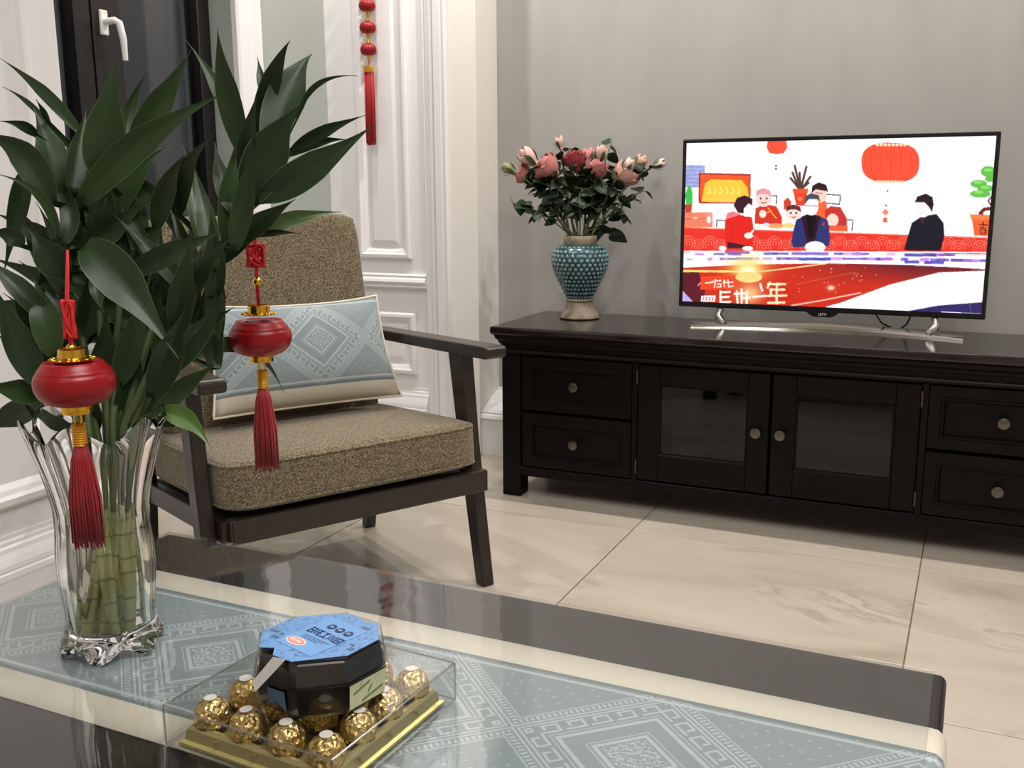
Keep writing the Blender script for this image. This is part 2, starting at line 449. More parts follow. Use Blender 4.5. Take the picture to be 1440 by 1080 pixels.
bm = NB(); box(bm, -2.7, X_R+.1, Y_F-.1, Y_TV+.15, Z_C, Z_C+.08); struct(obj('ceiling', bm, MT['ceiling']))
bm = NB(); box(bm, X_R, X_R+.1, Y_F, Y_TV+.1, -.003, Z_C); struct(obj('wall_right', bm, MT['cream_paint']))
bm = NB(); box(bm, -2.6, X_R+.1, Y_F-.1, Y_F, -.003, Z_C); struct(obj('wall_front', bm, MT['cream_paint']))
# television wall
bm = NB(); box(bm, X_TV0, X_R, Y_TV, Y_TV+.1, -.003, Z_C); wall_tv = struct(obj('wall_back', bm, MT['tv_wall']))
# heavy stepped plinth at its foot
def plinth_prof(dp, h):
    """(out from wall, height) from the top down"""
    return [(0, h), (dp*.10, h), (dp*.12, h-.010), (dp*.26, h-.014), (dp*.30, h-.022), (dp*.46, h-.026), (dp*.52, h-.036),
            (dp*.70, h-.048), (dp*.86, h-.062), (dp*.90, h-.072), (dp*.88, h-.076), (dp*.97, h-.080), (dp*1.0, h-.092), (dp*.96, h-.098), (dp*.96, 0.0), (0, 0.0)]
bm = NB(); pr = plinth_prof(.168, BASE_H)
prism(bm, [(X_TV0, Y_TV-o, z) for o, z in pr], (X_R-X_TV0, 0, 0)); struct(obj('baseboard_back', bm, MT['white_paint']))
# the pier between the television wall and the panelled wall
bm = NB(); box(bm, X_PIERL, X_TV0, Y_PIER, Y_TV+.1, -.003, Z_C); pier = struct(obj('wall_pier', bm, MT['cream_paint']))
# vertical casing strip
bm = NB(); w = X_PIERL-X_TRIML
prof = [(0, 0), (0, .012), (.06, .018), (.10, .018), (.13, .010), (.20, .012), (.34, .030), (.44, .032), (.47, .022), (.50, .022), (.53, .034), (.78, .036), (.82, .026), (.86, .028), (.93, .036), (1, .030), (1, 0)]
pts = [(X_TRIML+a*w, Y_PAN-b, 0) for a, b in prof]; prism(bm, pts, (0, 0, Z_C)); struct(obj('trim_1', bm, MT['white_paint']))
# panelled wall
bm = NB(); box(bm, X_FAR-.2, X_PIERL, Y_PAN, Y_TV+.1, -.003, Z_C); pan = struct(obj('wall_panelled', bm, MT['white_paint']))
FP = [(0, 0), (0, .012), (.006, .020), (.016, .021), (.022, .014), (.030, .010), (.036, .004), (.040, 0)]
xl, xr = -2.212, -1.978
def wall_frame(x0, x1, z0, z1):
    bm = NB(); frame_mould(bm, [(x0, Y_PAN, z0), (x1, Y_PAN, z0), (x1, Y_PAN, z1), (x0, Y_PAN, z1)], (0, -1, 0), FP)
    obj('panel_moulding', bm, MT['white_paint'], pan)
    bm = NB(); i = .075
    bx = [(x0+i, Y_PAN, z0+i), (x1-i, Y_PAN, z0+i), (x1-i, Y_PAN, z1-i), (x0+i, Y_PAN, z1-i)]
    frame_mould(bm, bx, (0, -1, 0), [(-.028, 0), (-.006, .010), (0, .010)])
    bm.faces.new([bm.verts.new(Vector(c)+Vector((0, -.010, 0))) for c in bx])
    obj('raised_panel', bm, MT['white_paint'], pan)
wall_frame(xl, xr, .742, 2.30); wall_frame(xl+.012, xr+.012, .290, .532)
bm = NB(); DR = [(0, .684), (.014, .684), (.020, .678), (.018, .670), (.026, .664), (.030, .654), (.022, .648), (.016, .640), (.022, .634), (.012, .628), (0, .626)]
prism(bm, [(X_FAR, Y_PAN-o, z) for o, z in DR], (X_TRIML-X_FAR, 0, 0)); obj('dado_rail', bm, MT['white_paint'], pan)
bm = NB(); pr = plinth_prof(.035, BASE_H); prism(bm, [(X_FAR, Y_PAN-o, z) for o, z in pr], (X_TRIML-X_FAR, 0, 0)); struct(obj('baseboard_panelled', bm, MT['white_paint']))
# left wall with the window; the near pier stands further into the room
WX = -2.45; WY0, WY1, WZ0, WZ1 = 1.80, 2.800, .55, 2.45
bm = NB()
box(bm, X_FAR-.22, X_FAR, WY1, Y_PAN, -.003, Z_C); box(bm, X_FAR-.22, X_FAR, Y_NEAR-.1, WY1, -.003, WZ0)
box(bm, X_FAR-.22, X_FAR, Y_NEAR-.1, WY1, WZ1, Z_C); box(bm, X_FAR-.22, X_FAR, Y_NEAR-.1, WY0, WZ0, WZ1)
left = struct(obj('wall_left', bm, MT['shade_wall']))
bm = NB(); CAS = [(0, 0), (0, .020), (.01, .026), (.05, .028), (.06, .016), (.085, .018), (.10, .026), (.125, .026), (.13, .018), (.135, 0)]
prism(bm, [(X_FAR+o, WY1+a, WZ0-.13) for a, o in CAS], (0, 0, WZ1-WZ0+.26)); struct(obj('trim_2', bm, MT['white_paint']))
bm = NB(); pr = plinth_prof(.030, .15); prism(bm, [(X_FAR+o, Y_NEAR, z) for o, z in pr], (0, Y_PAN-Y_NEAR, 0)); struct(obj('baseboard_left', bm, MT['white_paint']))
bm = NB(); box(bm, X_NEAR-.6, X_NEAR, Y_F, Y_NEAR, -.003, Z_C, .006, 2); near = struct(obj('wall_near_left', bm, MT['white_paint']))
bm = NB(); pr = plinth_prof(.034, BASE_H); prism(bm, [(X_NEAR+o, Y_F, z) for o, z in pr], (0, Y_NEAR-Y_F, 0)); struct(obj('baseboard_near_left', bm, MT['white_paint']))
bm = NB(); FPL = [(a*1.35, b) for a, b in FP]
frame_mould(bm, [(X_NEAR, .1, .300), (X_NEAR, 1.652, .300), (X_NEAR, 1.652, 2.3), (X_NEAR, .1, 2.3)], (1, 0, 0), FPL)
obj('panel_moulding', bm, MT['white_paint'], near)
# window
win = struct(empty('window_1', (WX, (WY0+WY1)/2, WZ0)))
def wpart(name, bm, mat, parent=win, smooth=None):
    for v in bm.verts: v.co -= Vector(win.location)
    return obj(name, bm, mat, parent, smooth)
ya, yb, yc, yd = onx(104, 80, WX).y, onx(127, 80, WX).y, onx(166, 80, WX).y, onx(283, 80, WX).y
bm = NB(); box(bm, WX-.05, WX+.012, WY1-.035, WY1, WZ0, WZ1, .002, 1); box(bm, WX-.05, WX+.012, WY0, WY0+.04, WZ0, WZ1, .002, 1)
box(bm, WX-.05, WX+.012, WY0, WY1, WZ0, WZ0+.05, .002, 1); box(bm, WX-.05, WX+.012, WY0, WY1, WZ1-.05, WZ1, .002, 1)
box(bm, WX-.05, WX+.014, ya, yb, WZ0, WZ1, .003, 1); wpart('window_frame', bm, MT['black_frame'])
bm = NB()
y0, y1, z0, z1 = yb+.002, WY1-.037, WZ0+.052, WZ1-.052; wv = yc-yb
box(bm, WX-.04, WX+.020, y0, y0+wv, z0, z1, .003, 1); box(bm, WX-.04, WX+.020, y1-.03, y1, z0, z1, .003, 1)
box(bm, WX-.04, WX+.020, y0, y1, z0, z0+.05, .003, 1); box(bm, WX-.04, WX+.020, y0, y1, z1-.05, z1, .003, 1)
sash = wpart('sash', bm, MT['black_frame'])
bm = NB(); box(bm, WX-.012, WX-.006, y0+.01, y1-.01, z0+.02, z1-.02); wpart('pane', bm, MT['pane'])
bm = NB(); box(bm, WX-.022, WX-.016, WY0+.01, ya+.01, WZ0+.02, WZ1-.02); wpart('pane', bm, MT['pane'])
hp = onx(144, 31, WX+.02)
bm = NB(); box(bm, WX+.020, WX+.030, hp.y-.014, hp.y+.014, hp.z-.038, hp.z+.034, .003, 2)
handle = wpart('handle', bm, MT['handle_white'])
bm = NB(); h2 = onx(150, 28, WX+.05)
tube(bm, [(WX+.028, hp.y, hp.z), (WX+.066, hp.y+.004, hp.z+.002), (WX+.074, hp.y+.012, hp.z-.004), (WX+.076, hp.y+.022, hp.z-.05), (WX+.072, hp.y+.028, hp.z-.11)], [.0105, .0105, .011, .0105, .008], 10)
wpart('lever', bm, MT['handle_white'], handle, 60)

# ------------------------------------------------------------------ television cabinet
CX0, CX1, CY0, CY1 = -1.388, .352, 2.891, 3.308
CXM = (CX0+CX1)/2
cab = tag(empty('tv_cabinet', (CXM, (CY0+CY1)/2, 0)), 'long espresso wooden cabinet with four drawers and two glass doors under the television', 'cabinet')
def cpart(name, bm, mat, parent=None, smooth=None):
    for v in bm.verts: v.co -= Vector(cab.location)
    return obj(name, bm, mat, parent or cab, smooth)
for x0, x1 in ((CX0, CX0+.066), (CX1-.066, CX1)):
    for y0, y1 in ((CY0, CY0+.066), (CY1-.05, CY1)):
        bm = NB(); box(bm, x0, x1, y0, y1, .0005, .487, .004, 2); cpart('leg', bm, MT['cab_wood'])
bm = NB()
box(bm, CX0+.008, CX0+.03, CY0+.05, CY1-.03, .085, .487); box(bm, CX1-.03, CX1-.008, CY0+.05, CY1-.03, .085, .487)
box(bm, CX0+.02, CX1-.02, CY1-.022, CY1-.008, .085, .487); box(bm, CX0+.02, CX1-.02, CY0+.02, CY1-.02, .090, .104)
DL0, DL1, GX = CX0+.070, -.941, CXM
DR0, DR1 = 2*CXM-DL1, 2*CXM-DL0
for xx in ((DL1, -.925), (2*CXM+.925, DR0)): box(bm, xx[0], xx[1], CY0+.003, CY1-.02, .10, .487)
cpart('carcass', bm, MT['cab_wood'])
bm = NB(); box(bm, CX0+.06, CX1-.06, CY0+.003, CY0+.028, .072, .104, .003, 1); cpart('bottom_rail', bm, MT['cab_wood'])
bm = NB(); box(bm, CX0+.06, CX1-.06, CY0+.003, CY0+.03, .478, .500, .002, 1); cpart('top_rail', bm, MT['cab_wood'])
bm = NB()
def ring(bm, prof):
    rows = []
    for o, z in prof: rows.append([bm.verts.new(p) for p in ((CX0-o, CY0-o, z), (CX1+o, CY0-o, z), (CX1+o, CY1, z), (CX0-o, CY1, z))])
    grid_faces(bm, rows, closed_u=True); bm.faces.new(rows[0][::-1]); bm.faces.new(rows[-1])
ring(bm, [(0, .484), (.010, .485), (.012, .490), (.010, .495), (.001, .496), (.001, .512), (.006, .514), (.008, .522), (.016, .530), (.018, .540), (.024, .544)])
cpart('cornice', bm, MT['cab_wood'])
bm = NB(); box(bm, CX0-.030, CX1+.030, CY0-.030, CY1+.012, .5445, .570, .007, 3); cpart('top', bm, MT['cab_top'])
def knob(x, z, parent):
    bm = NB(); prof = [(0, .0), (.006, .0), (.0055, .010), (.010, .014), (.0155, .017), (.0165, .022), (.0150, .026), (.008, .028), (0, .0285)]
    lathe(bm, prof, 20); bmesh.ops.rotate(bm, verts=bm.verts[:], cent=(0, 0, 0), matrix=Matrix.Rotation(PI/2, 3, 'X'))
    for v in bm.verts: v.co += Vector((x, CY0+.003, z))
    return cpart('knob', bm, MT['pewter'], parent, 50)
def drawer(x0, x1, z0, z1):
    bm = NB(); g = .003
    a = (x0+g, CY0+.001, z0+g); cs = [(x0+g, CY0+.001, z0+g), (x1-g, CY0+.001, z0+g), (x1-g, CY0+.001, z1-g), (x0+g, CY0+.001, z1-g)]
    frame_mould(bm, cs, (0, -1, 0), [(0, -.018), (0, 0), (.030, 0), (.033, .004), (.038, .004), (.043, -.007), (.046, -.007)])
    inner = [(c[0]+(.046 if i in (0, 3) else -.046), c[1]+.007, c[2]+(.046 if i < 2 else -.046)) for i, c in enumerate(cs)]
    bm.faces.new([bm.verts.new(c) for c in inner]); bm.faces.new([bm.verts.new((c[0], c[1]+.018, c[2])) for c in cs][::-1])
    bmesh.ops.remove_doubles(bm, verts=bm.verts[:], dist=.0002)
    d = cpart('drawer', bm, MT['cab_wood'], cab)
    knob((x0+x1)/2, (z0+z1)/2+.002, d)
for x0, x1 in ((DL0, DL1), (DR0, DR1)):
    drawer(x0, x1, .296, .478); drawer(x0, x1, .106, .291)
def door(x0, x1, hinge_left):
    g = .003; z0, z1 = .107, .477; gx0, gx1, gz0, gz1 = x0+.070, x1-.066, .193, .413
    bm = NB()
    for a in ((x0+g, gx0, z0+g, z1-g), (gx1, x1-g, z0+g, z1-g), (gx0, gx1, z0+g, gz0), (gx0, gx1, gz1, z1-g)):
        box(bm, a[0], a[1], CY0+.001, CY0+.022, a[2], a[3], .002, 1)
    d = cpart('door', bm, MT['cab_wood'], cab)
    bm = NB(); frame_mould(bm, [(gx0, CY0+.001, gz0), (gx1, CY0+.001, gz0), (gx1, CY0+.001, gz1), (gx0, CY0+.001, gz1)], (0, -1, 0), [(0, -.001), (.004, -.005), (.006, -.012)])
    cpart('glazing_bead', bm, MT['cab_wood'], d)
    bm = NB(); box(bm, gx0-.003, gx1+.003, CY0+.012, CY0+.016, gz0-.003, gz1+.003); cpart('door_pane', bm, MT['door_glass'], d)
    knob((x1-.036) if hinge_left else (x0+.032), .298, d)
    hx = x0 if hinge_left else x1
    for z in (.435, .150):
        bm = NB(); tube(bm, [(hx, CY0-.001, z-.022), (hx, CY0-.001, z+.022)], .0032, 8); cpart('hinge', bm, MT['brass'], d, 60)
door(-.925, CXM-.001, True); door(CXM+.001, 2*CXM+.925, False)
bm = NB(); box(bm, -.925, 2*CXM+.925, CY0+.07, CY1-.03, .292, .306, .001, 1); cpart('shelf', bm, MT['cab_wood'])

# ------------------------------------------------------------------ television
TVX0, TVX1, TVZ0, TVZ1, TVY = -.872, .030, .629, 1.155, 3.145
tv = tag(empty('television', ((TVX0+TVX1)/2, TVY, .5705)), 'flat screen television showing a red festive talk show, on the dark cabinet', 'television')
def tpart(name, bm, mat, parent=None, smooth=None):
    for v in bm.verts: v.co -= Vector(tv.location)
    return obj(name, bm, mat, parent or tv, smooth)
bm = NB(); box(bm, TVX0, TVX1, TVY, TVY+.018, TVZ0, TVZ1, .004, 2); tpart('bezel', bm, MT['black_plastic'])
bm = NB(); box(bm, TVX0+.12, TVX1-.12, TVY+.018, TVY+.055, TVZ0+.03, TVZ1-.16, .012, 3); tpart('rear_housing', bm, MT['back_plastic'])
xm = (TVX0+TVX1)/2
bm = NB(); pts = [(xm-.052+.0, TVY-.0015, TVZ0+.004), (xm-.035, TVY-.0015, TVZ0-.010), (xm-.022, TVY-.0015, TVZ0-.014), (xm+.022, TVY-.0015, TVZ0-.014), (xm+.035, TVY-.0015, TVZ0-.010), (xm+.052, TVY-.0015, TVZ0+.004)]
prism(bm, pts, (0, .018, 0)); chin = tpart('logo_plate', bm, MT['black_plastic'])
def text_mesh(s, size):
    cu = bpy.data.curves.new('txt', 'FONT'); cu.body = s; cu.size = size; cu.align_x = 'CENTER'; cu.align_y = 'CENTER'; cu.extrude = .0002; cu.resolution_u = 3
    o = bpy.data.objects.new('txt', cu); COL.objects.link(o)
    dg = bpy.context.evaluated_depsgraph_get(); me = bpy.data.meshes.new_from_object(o.evaluated_get(dg))
    bpy.data.objects.remove(o); bpy.data.curves.remove(cu); return me
try:
    me = text_mesh('LETV', .011); me.name = 'logo'
    o = link('logo', me, None, chin); me.materials.clear(); me.materials.append(MT['white_print'])
    o.matrix_local = Matrix.Translation(Vector((xm, TVY-.0020, TVZ0-.006))-Vector(tv.location)) @ Matrix.Rotation(PI/2, 4, 'X')
except Exception as ex: print('text', ex)
# bow shaped metal foot and two necks
tb = .5705
bm = NB(); n = 24; rows = []
for i in range(n+1):
    u = i/n*2-1; x = xm+.398*u; y = 3.215-.095*u*u; z = tb; wd = .016+.010*(1-abs(u))
    hgt = .012+.010*(1-abs(u))**1.2
    rows.append([bm.verts.new(p) for p in ((x, y-wd, z), (x, y-wd*.9, z+hgt*.55), (x, y-wd*.2, z+hgt), (x, y+wd, z+hgt*.9), (x, y+wd, z))])
grid_faces(bm, rows, closed_u=True); bm.faces.new(rows[0][::-1]); bm.faces.new(rows[-1])
foot = tpart('foot', bm, MT['silver'], smooth=40)
for u in (-.80, .80):
    x = xm+.398*u; y = 3.215-.095*u*u
    bm = NB(); tube(bm, [(x, TVY+.02, TVZ0+.03), (x, TVY+.022, TVZ0-.006), (x+.004*(1 if u > 0 else -1), y-.004, tb+.034), (x-.012*(1 if u > 0 else -1), y, tb+.010)], [.013, .013, .012, .016], 10)
    tpart('neck', bm, MT['silver'], smooth=60)
for px, dx in ((-.30, .03), (-.20, -.02)):
    bm = NB(); x = TVX1+px; tube(bm, [(x, TVY+.035, TVZ0+.05), (x+dx*.1, TVY+.03, TVZ0-.005), (x+dx*.6, TVY+.05, TVZ0-.03), (x+dx*1.6, TVY+.09, TVZ0-.050)], .0028, 6); tpart('cable', bm, MT['cable'], smooth=60)

# the picture on the screen, drawn as coloured cells
def screen_picture():
    NX, NY, SS = 400, 226, 2
    Wd, Hd = NX*SS, NY*SS
    # corners of the lit screen in the 1440-wide close-up frame used for the drawing coordinates
    src = [(78, 123), (1333, 88), (1272, 808), (55, 760)]
    A = []; bvec = []
    for (u, v), (x, y) in zip([(0, 0), (1, 0), (1, 1), (0, 1)], src):
        A.append([u, v, 1, 0, 0, 0, -u*x, -v*x]); bvec.append(x); A.append([0, 0, 0, u, v, 1, -u*y, -v*y]); bvec.append(y)
    h = np.append(np.linalg.solve(np.array(A, float), np.array(bvec, float)), 1)
    U, V = np.meshgrid((np.arange(Wd)+.5)/Wd, (np.arange(Hd)+.5)/Hd)
    D = h[6]*U+h[7]*V+1; PX = (h[0]*U+h[1]*V+h[2])/D; PY = (h[3]*U+h[4]*V+h[5])/D
    img = np.ones((Hd, Wd, 3))*np.array([253, 252, 255.])
    def put(m, c, a=1.0):
        c = np.array(c, float); img[m] = img[m]*(1-a)+c*a
    def inpoly(pts):
        m = np.zeros((Hd, Wd), bool); j = len(pts)-1
        for i in range(len(pts)):
            xi, yi = pts[i]; xj, yj = pts[j]
            if yi != yj:
                m ^= ((PY < yi) != (PY < yj)) & (PX < (xj-xi)*(PY-yi)/(yj-yi)+xi)
            j = i
        return m
    def poly(pts, c, a=1.0): put(inpoly(pts), c, a)
    def ell(cx, cy, rx, ry, c, a=1.0): put(((PX-cx)/rx)**2+((PY-cy)/ry)**2 < 1, c, a)
    def line(pts, w, c, a=1.0):
        for (x0, y0), (x1, y1) in zip(pts[:-1], pts[1:]):
            L2 = (x1-x0)**2+(y1-y0)**2+1e-9; tt = np.clip(((PX-x0)*(x1-x0)+(PY-y0)*(y1-y0))/L2, 0, 1)
            put((PX-x0-tt*(x1-x0))**2+(PY-y0-tt*(y1-y0))**2 < (w/2)**2, c, a)
    def glow(cx, cy, r, c, s=1.0, ax=1.0):
        g = np.exp(-(((PX-cx)/ax)**2+(PY-cy)**2)/(r*r))[..., None]*s; img[:] = np.clip(img*(1-g)+np.array(c, float)*g, 0, 255)
    R1 = (232, 52, 40)
    # brick wall and set top left, small poster with yellow stage
    poly([(70, 210), (150, 212), (150, 300), (70, 300)], (150, 158, 216))
    for k in range(5): line([(70, 225+k*16), (150, 226+k*16)], 2, (196, 202, 238))
    for k in range(8): line([(80+k*10, 212+(k % 3)*16), (80+k*10, 228+(k % 3)*16)], 2, (196, 202, 238))
    poly([(126, 242), (336, 246), (334, 366), (124, 364)], (170, 44, 34)); poly([(132, 248), (332, 252), (330, 360), (130, 358)], (238, 90, 40))
    poly([(150, 285), (175, 268), (300, 270), (322, 300), (330, 360), (136, 358)], (252, 200, 64))
    for k in range(6): line([(165+k*24, 300), (172+k*24, 320), (160+k*24, 326)], 5, (255, 232, 130))
    poly([(80, 300), (88, 290), (95, 300), (100, 330), (98, 370), (74, 372), (70, 330)], (60, 190, 70)); poly([(68, 370), (98, 368), (94, 402), (70, 402)], (200, 60, 44))
    poly([(68, 402), (180, 400), (180, 460), (66, 462)], (244, 128, 96)); line([(68, 428), (175, 428)], 3, (210, 90, 70)); ell(110, 424, 12, 5, (250, 190, 160)); ell(165, 430, 9, 14, (255, 240, 230))
    glow(250, 400, 40, (255, 236, 240), .8, 1.6)
    # lanterns
    poly([(405, 112), (482, 110), (484, 140), (470, 162), (440, 166), (412, 160), (402, 140)], (240, 82, 60)); line([(438, 168), (438, 212)], 1.6, (250, 226, 220)); ell(439, 212, 4, 4, (90, 60, 70)); ell(439, 224, 4, 4, (90, 60, 70))
    pts = []
    for k in range(48):
        th = 2*PI*k/48; c_, s_ = math.cos(th), math.sin(th)
        pts.append((903+117*abs(c_)**.75*(1 if c_ > 0 else -1), 198+80*abs(s_)**.75*(1 if s_ > 0 else -1)))
    poly(pts, (250, 82, 56))
    for dx in (-78, -38, 2, 44, 84): line([(903+dx*.72, 124), (903+dx, 165), (903+dx, 230), (903+dx*.72, 272)], 2.5, (226, 62, 44))
    for k in range(8): ell(850+k*16, 126, 7, 6, (252, 226, 190)); ell(852+k*14, 275, 7, 6, (250, 220, 180))
    ell(891, 312, 4, 4, (120, 80, 80)); ell(886, 370, 4, 4, (120, 80, 80)); poly([(882, 384), (896, 398), (882, 412), (868, 398)], (240, 130, 96)); poly([(872, 438), (874, 424), (881, 416), (889, 424), (890, 438)], (220, 96, 70)); line([(888, 285), (888, 382)], 1.4, (250, 214, 200))
    # chairs behind the table
    for ch in ([(395, 332), (442, 334), (438, 366)], [(640, 326), (700, 330), (696, 366), (640, 362)], [(720, 428), (752, 430), (746, 474)], [(198, 432), (230, 434)], [(198, 432), (196, 460)]): line(ch, 4, (74, 58, 70))
    # pot plant
    for a_, b_ in (((536, 304), (515, 212)), ((540, 302), (562, 216)), ((532, 304), (498, 262)), ((544, 304), (578, 256)), ((538, 300), (534, 240)), ((530, 300), (506, 240)), ((546, 302), (570, 280))): line([a_, b_], 9, (86, 62, 58))
    poly([(505, 304), (570, 304), (566, 322), (509, 322)], (236, 84, 50)); poly([(510, 322), (564, 322), (556, 372), (520, 372)], (228, 70, 44)); ell(536, 345, 10, 9, (244, 120, 80))
    # the drawn family at the table (generic figures)
    poly([(355, 384), (392, 366), (440, 376), (462, 420), (460, 452), (350, 450)], (214, 54, 40)); ell(388, 344, 32, 34, (252, 214, 204)); poly([(356, 334), (360, 312), (388, 302), (414, 312), (420, 338), (404, 326), (372, 326)], (236, 150, 166)); line([(378, 358), (388, 364), (398, 358)], 4, (190, 50, 50)); ell(376, 344, 4, 5, (120, 70, 80)); ell(400, 344, 4, 5, (120, 70, 80))
    line([(405, 380), (425, 408), (440, 424)], 4, (250, 190, 80)); line([(400, 400), (420, 396)], 4, (250, 190, 80)); ell(384, 406, 14, 16, (255, 226, 214))
    poly([(470, 352), (486, 340), (500, 356), (498, 384), (470, 388)], (214, 64, 50)); ell(508, 400, 32, 32, (254, 220, 206)); poly([(478, 396), (484, 374), (510, 368), (536, 376), (540, 398), (520, 388), (496, 388)], (104, 44, 48)); ell(498, 402, 4, 5, (90, 50, 60)); ell(520, 402, 4, 5, (90, 50, 60)); line([(502, 418), (510, 422), (518, 416)], 4, (200, 70, 70))
    ell(612, 330, 34, 38, (252, 206, 190)); poly([(582, 322), (586, 292), (612, 278), (642, 288), (650, 316), (636, 312), (600, 306)], (50, 30, 40)); line([(598, 320), (626, 322)], 3, (80, 60, 80)); poly([(602, 366), (640, 352), (650, 400), (640, 470), (600, 470)], (240, 100, 52))
    poly([(636, 392), (660, 374), (700, 378), (726, 424), (726, 474), (650, 474), (640, 440)], (196, 52, 50)); ell(668, 430, 24, 26, (252, 214, 200)); poly([(650, 474), (660, 452), (728, 452), (728, 476)], (242, 92, 52))
    poly([(340, 446), (520, 450), (520, 470), (340, 466)], (255, 240, 232)); ell(436, 454, 34, 10, (240, 160, 92)); ell(490, 452, 22, 10, (250, 210, 120)); ell(398, 450, 14, 8, (210, 220, 250))
    # red curling fence
    yl = lambda x: 462+(x-60)*.030
    put((PY > 462+(PX-60)*.030) & (PY < 566), R1)
    for k in range(30):
        cx = 80+k*44; cy = 525+(k % 2)*14
        for r in (8, 18, 28): put((np.abs(np.hypot(PX-cx, PY-cy)-r) < 1.6) & (PY > 488) & (PY < 566) & (PY < cy+8), (246, 120, 100))
    line([(62, 463), (1310, 500)], 4, (244, 110, 90))
    # bonsai
    for cx, cy, rx, ry in ((1300, 232, 30, 22), (1262, 282, 34, 16), (1290, 300, 34, 14), (1268, 322, 42, 15), (1310, 262, 24, 12)): ell(cx, cy, rx, ry, (96, 190, 74))
    for cx, cy in ((1300, 226), (1258, 276), (1288, 296), (1262, 316)): ell(cx, cy, 18, 7, (140, 216, 100))
    line([(1318, 380), (1284, 384), (1268, 400), (1278, 412)], 14, (110, 36, 34)); line([(1316, 330), (1300, 350), (1318, 380)], 6, (110, 50, 40))
    poly([(1226, 404), (1320, 408), (1318, 428), (1230, 424)], (250, 124, 66)); poly([(1234, 424), (1316, 428), (1306, 494), (1244, 490)], (244, 96, 52))
    # the character for luck on the pot
    K = (70, 24, 24)
    for ln_ in ([(1264, 446), (1298, 448)], [(1280, 436), (1279, 460)], [(1268, 460), (1292, 461)], [(1269, 467), (1268, 482)], [(1269, 467), (1291, 468)], [(1291, 468), (1290, 483)], [(1268, 481), (1290, 482)]): line(ln_, 4, K)
    # presenters
    poly([(232, 430), (262, 408), (300, 412), (340, 420), (346, 470), (340, 545), (232, 545), (228, 490)], (226, 38, 30)); poly([(232, 430), (240, 404), (262, 396), (296, 408), (262, 420)], (236, 120, 130)); line([(258, 440), (262, 520)], 3, (190, 26, 24)); poly([(240, 520), (330, 536), (330, 546), (238, 546)], (70, 22, 40))
    ell(318, 386, 26, 32, (255, 238, 240)); poly([(266, 372), (280, 342), (312, 332), (342, 346), (342, 372), (326, 364), (308, 384), (306, 404), (284, 402)], (60, 26, 40)); ell(326, 494, 18, 12, (255, 240, 240)); line([(330, 492), (344, 474)], 8, (255, 238, 240)); ell(220, 546, 16, 10, (255, 252, 252)); ell(322, 546, 22, 10, (255, 250, 252))
    poly([(506, 480), (520, 430), (556, 412), (612, 412), (648, 432), (658, 500), (652, 536), (506, 540), (500, 520)], (46, 52, 110)); poly([(540, 418), (580, 400), (618, 418), (606, 470), (590, 536), (566, 536), (552, 470)], (52, 18, 40)); poly([(560, 412), (580, 404), (600, 412), (592, 500), (572, 500)], (20, 12, 22)); poly([(622, 446), (636, 438), (632, 456)], (210, 50, 70))
    ell(582, 376, 28, 36, (255, 244, 246)); poly([(554, 366), (556, 336), (580, 322), (612, 330), (618, 360), (606, 346), (572, 346)], (78, 74, 92)); line([(556, 372), (606, 374)], 3, (120, 120, 140)); ell(596, 540, 42, 24, (255, 246, 246)); line([(584, 540), (612, 540)], 2.5, (230, 200, 200))
    poly([(958, 550), (972, 500), (990, 440), (1030, 414), (1090, 404), (1118, 440), (1122, 490), (1106, 554)], (22, 20, 34)); poly([(1020, 420), (1044, 410), (1034, 450)], (70, 24, 50)); ell(1036, 382, 30, 36, (255, 236, 236)); poly([(1002, 356), (1012, 334), (1046, 322), (1074, 336), (1078, 366), (1072, 396), (1060, 376), (1040, 356)], (36, 22, 32)); ell(1010, 396, 9, 8, (255, 236, 236)); line([(1034, 450), (1030, 548)], 2, (40, 36, 56))
    # glowing desk
    put(PY > 552+(PX-60)*.006-(((PX-640)/620)**2)*-14, (252, 248, 255))
    put((PY > 556) & (PY < 562+0*PX), (250, 244, 255))
    rs = np.random.RandomState(4)
    for k in range(60):
        x = 70+rs.rand()*1230; y = (586 if rs.rand() < .6 else 566)+(x-640)**2/620**2*6; w_ = 14+rs.rand()*60; c = [(196, 120, 220), (104, 84, 190), (222, 150, 226), (78, 70, 176)][rs.randint(4)]
        put((np.abs(PX-x) < w_/2) & (np.abs(PY-y) < 3.5+rs.rand()*3), c, .8)
    for x0, x1, y_, c in ((230, 330, 562, (150, 70, 160)), (530, 660, 588, (64, 70, 180)), (960, 1090, 570, (60, 64, 170)), (960, 1020, 598, (70, 60, 176)), (1040, 1120, 600, (70, 60, 176)), (500, 650, 566, (120, 90, 200))): put((PX > x0) & (PX < x1) & (np.abs(PY-y_) < 6), c, .85)
    # floor of the studio
    edge = 606+((PX-660)/640)**2*22
    fl = PY > edge
    put(fl, (206, 48, 30)); gx = np.clip((PX-480)/500, 0, 1)[..., None]
    m = fl[..., None]; dark = np.array([70, 22, 50.]); img[:] = np.where(m, img*(1-.8*gx*np.clip((700-PY)/90, 0, 1)[..., None])+dark*.8*gx*np.clip((700-PY)/90, 0, 1)[..., None], img)
    poly([(58, 640), (120, 640), (150, 700), (140, 770), (56, 770)], (96, 26, 40)); poly([(640, 780), (700, 764), (900, 690), (1100, 640), (1290, 632), (1280, 762), (1100, 776), (960, 800), (640, 790)], (254, 252, 255))
    poly([(980, 796), (1100, 774), (1280, 760), (1276, 812), (980, 800)], (52, 42, 100)); line([(1225, 764), (1232, 806)], 2, (120, 110, 160)); line([(1110, 800), (1272, 808)], 3, (230, 226, 250)); poly([(56, 718), (100, 764), (54, 762)], (196, 170, 232))
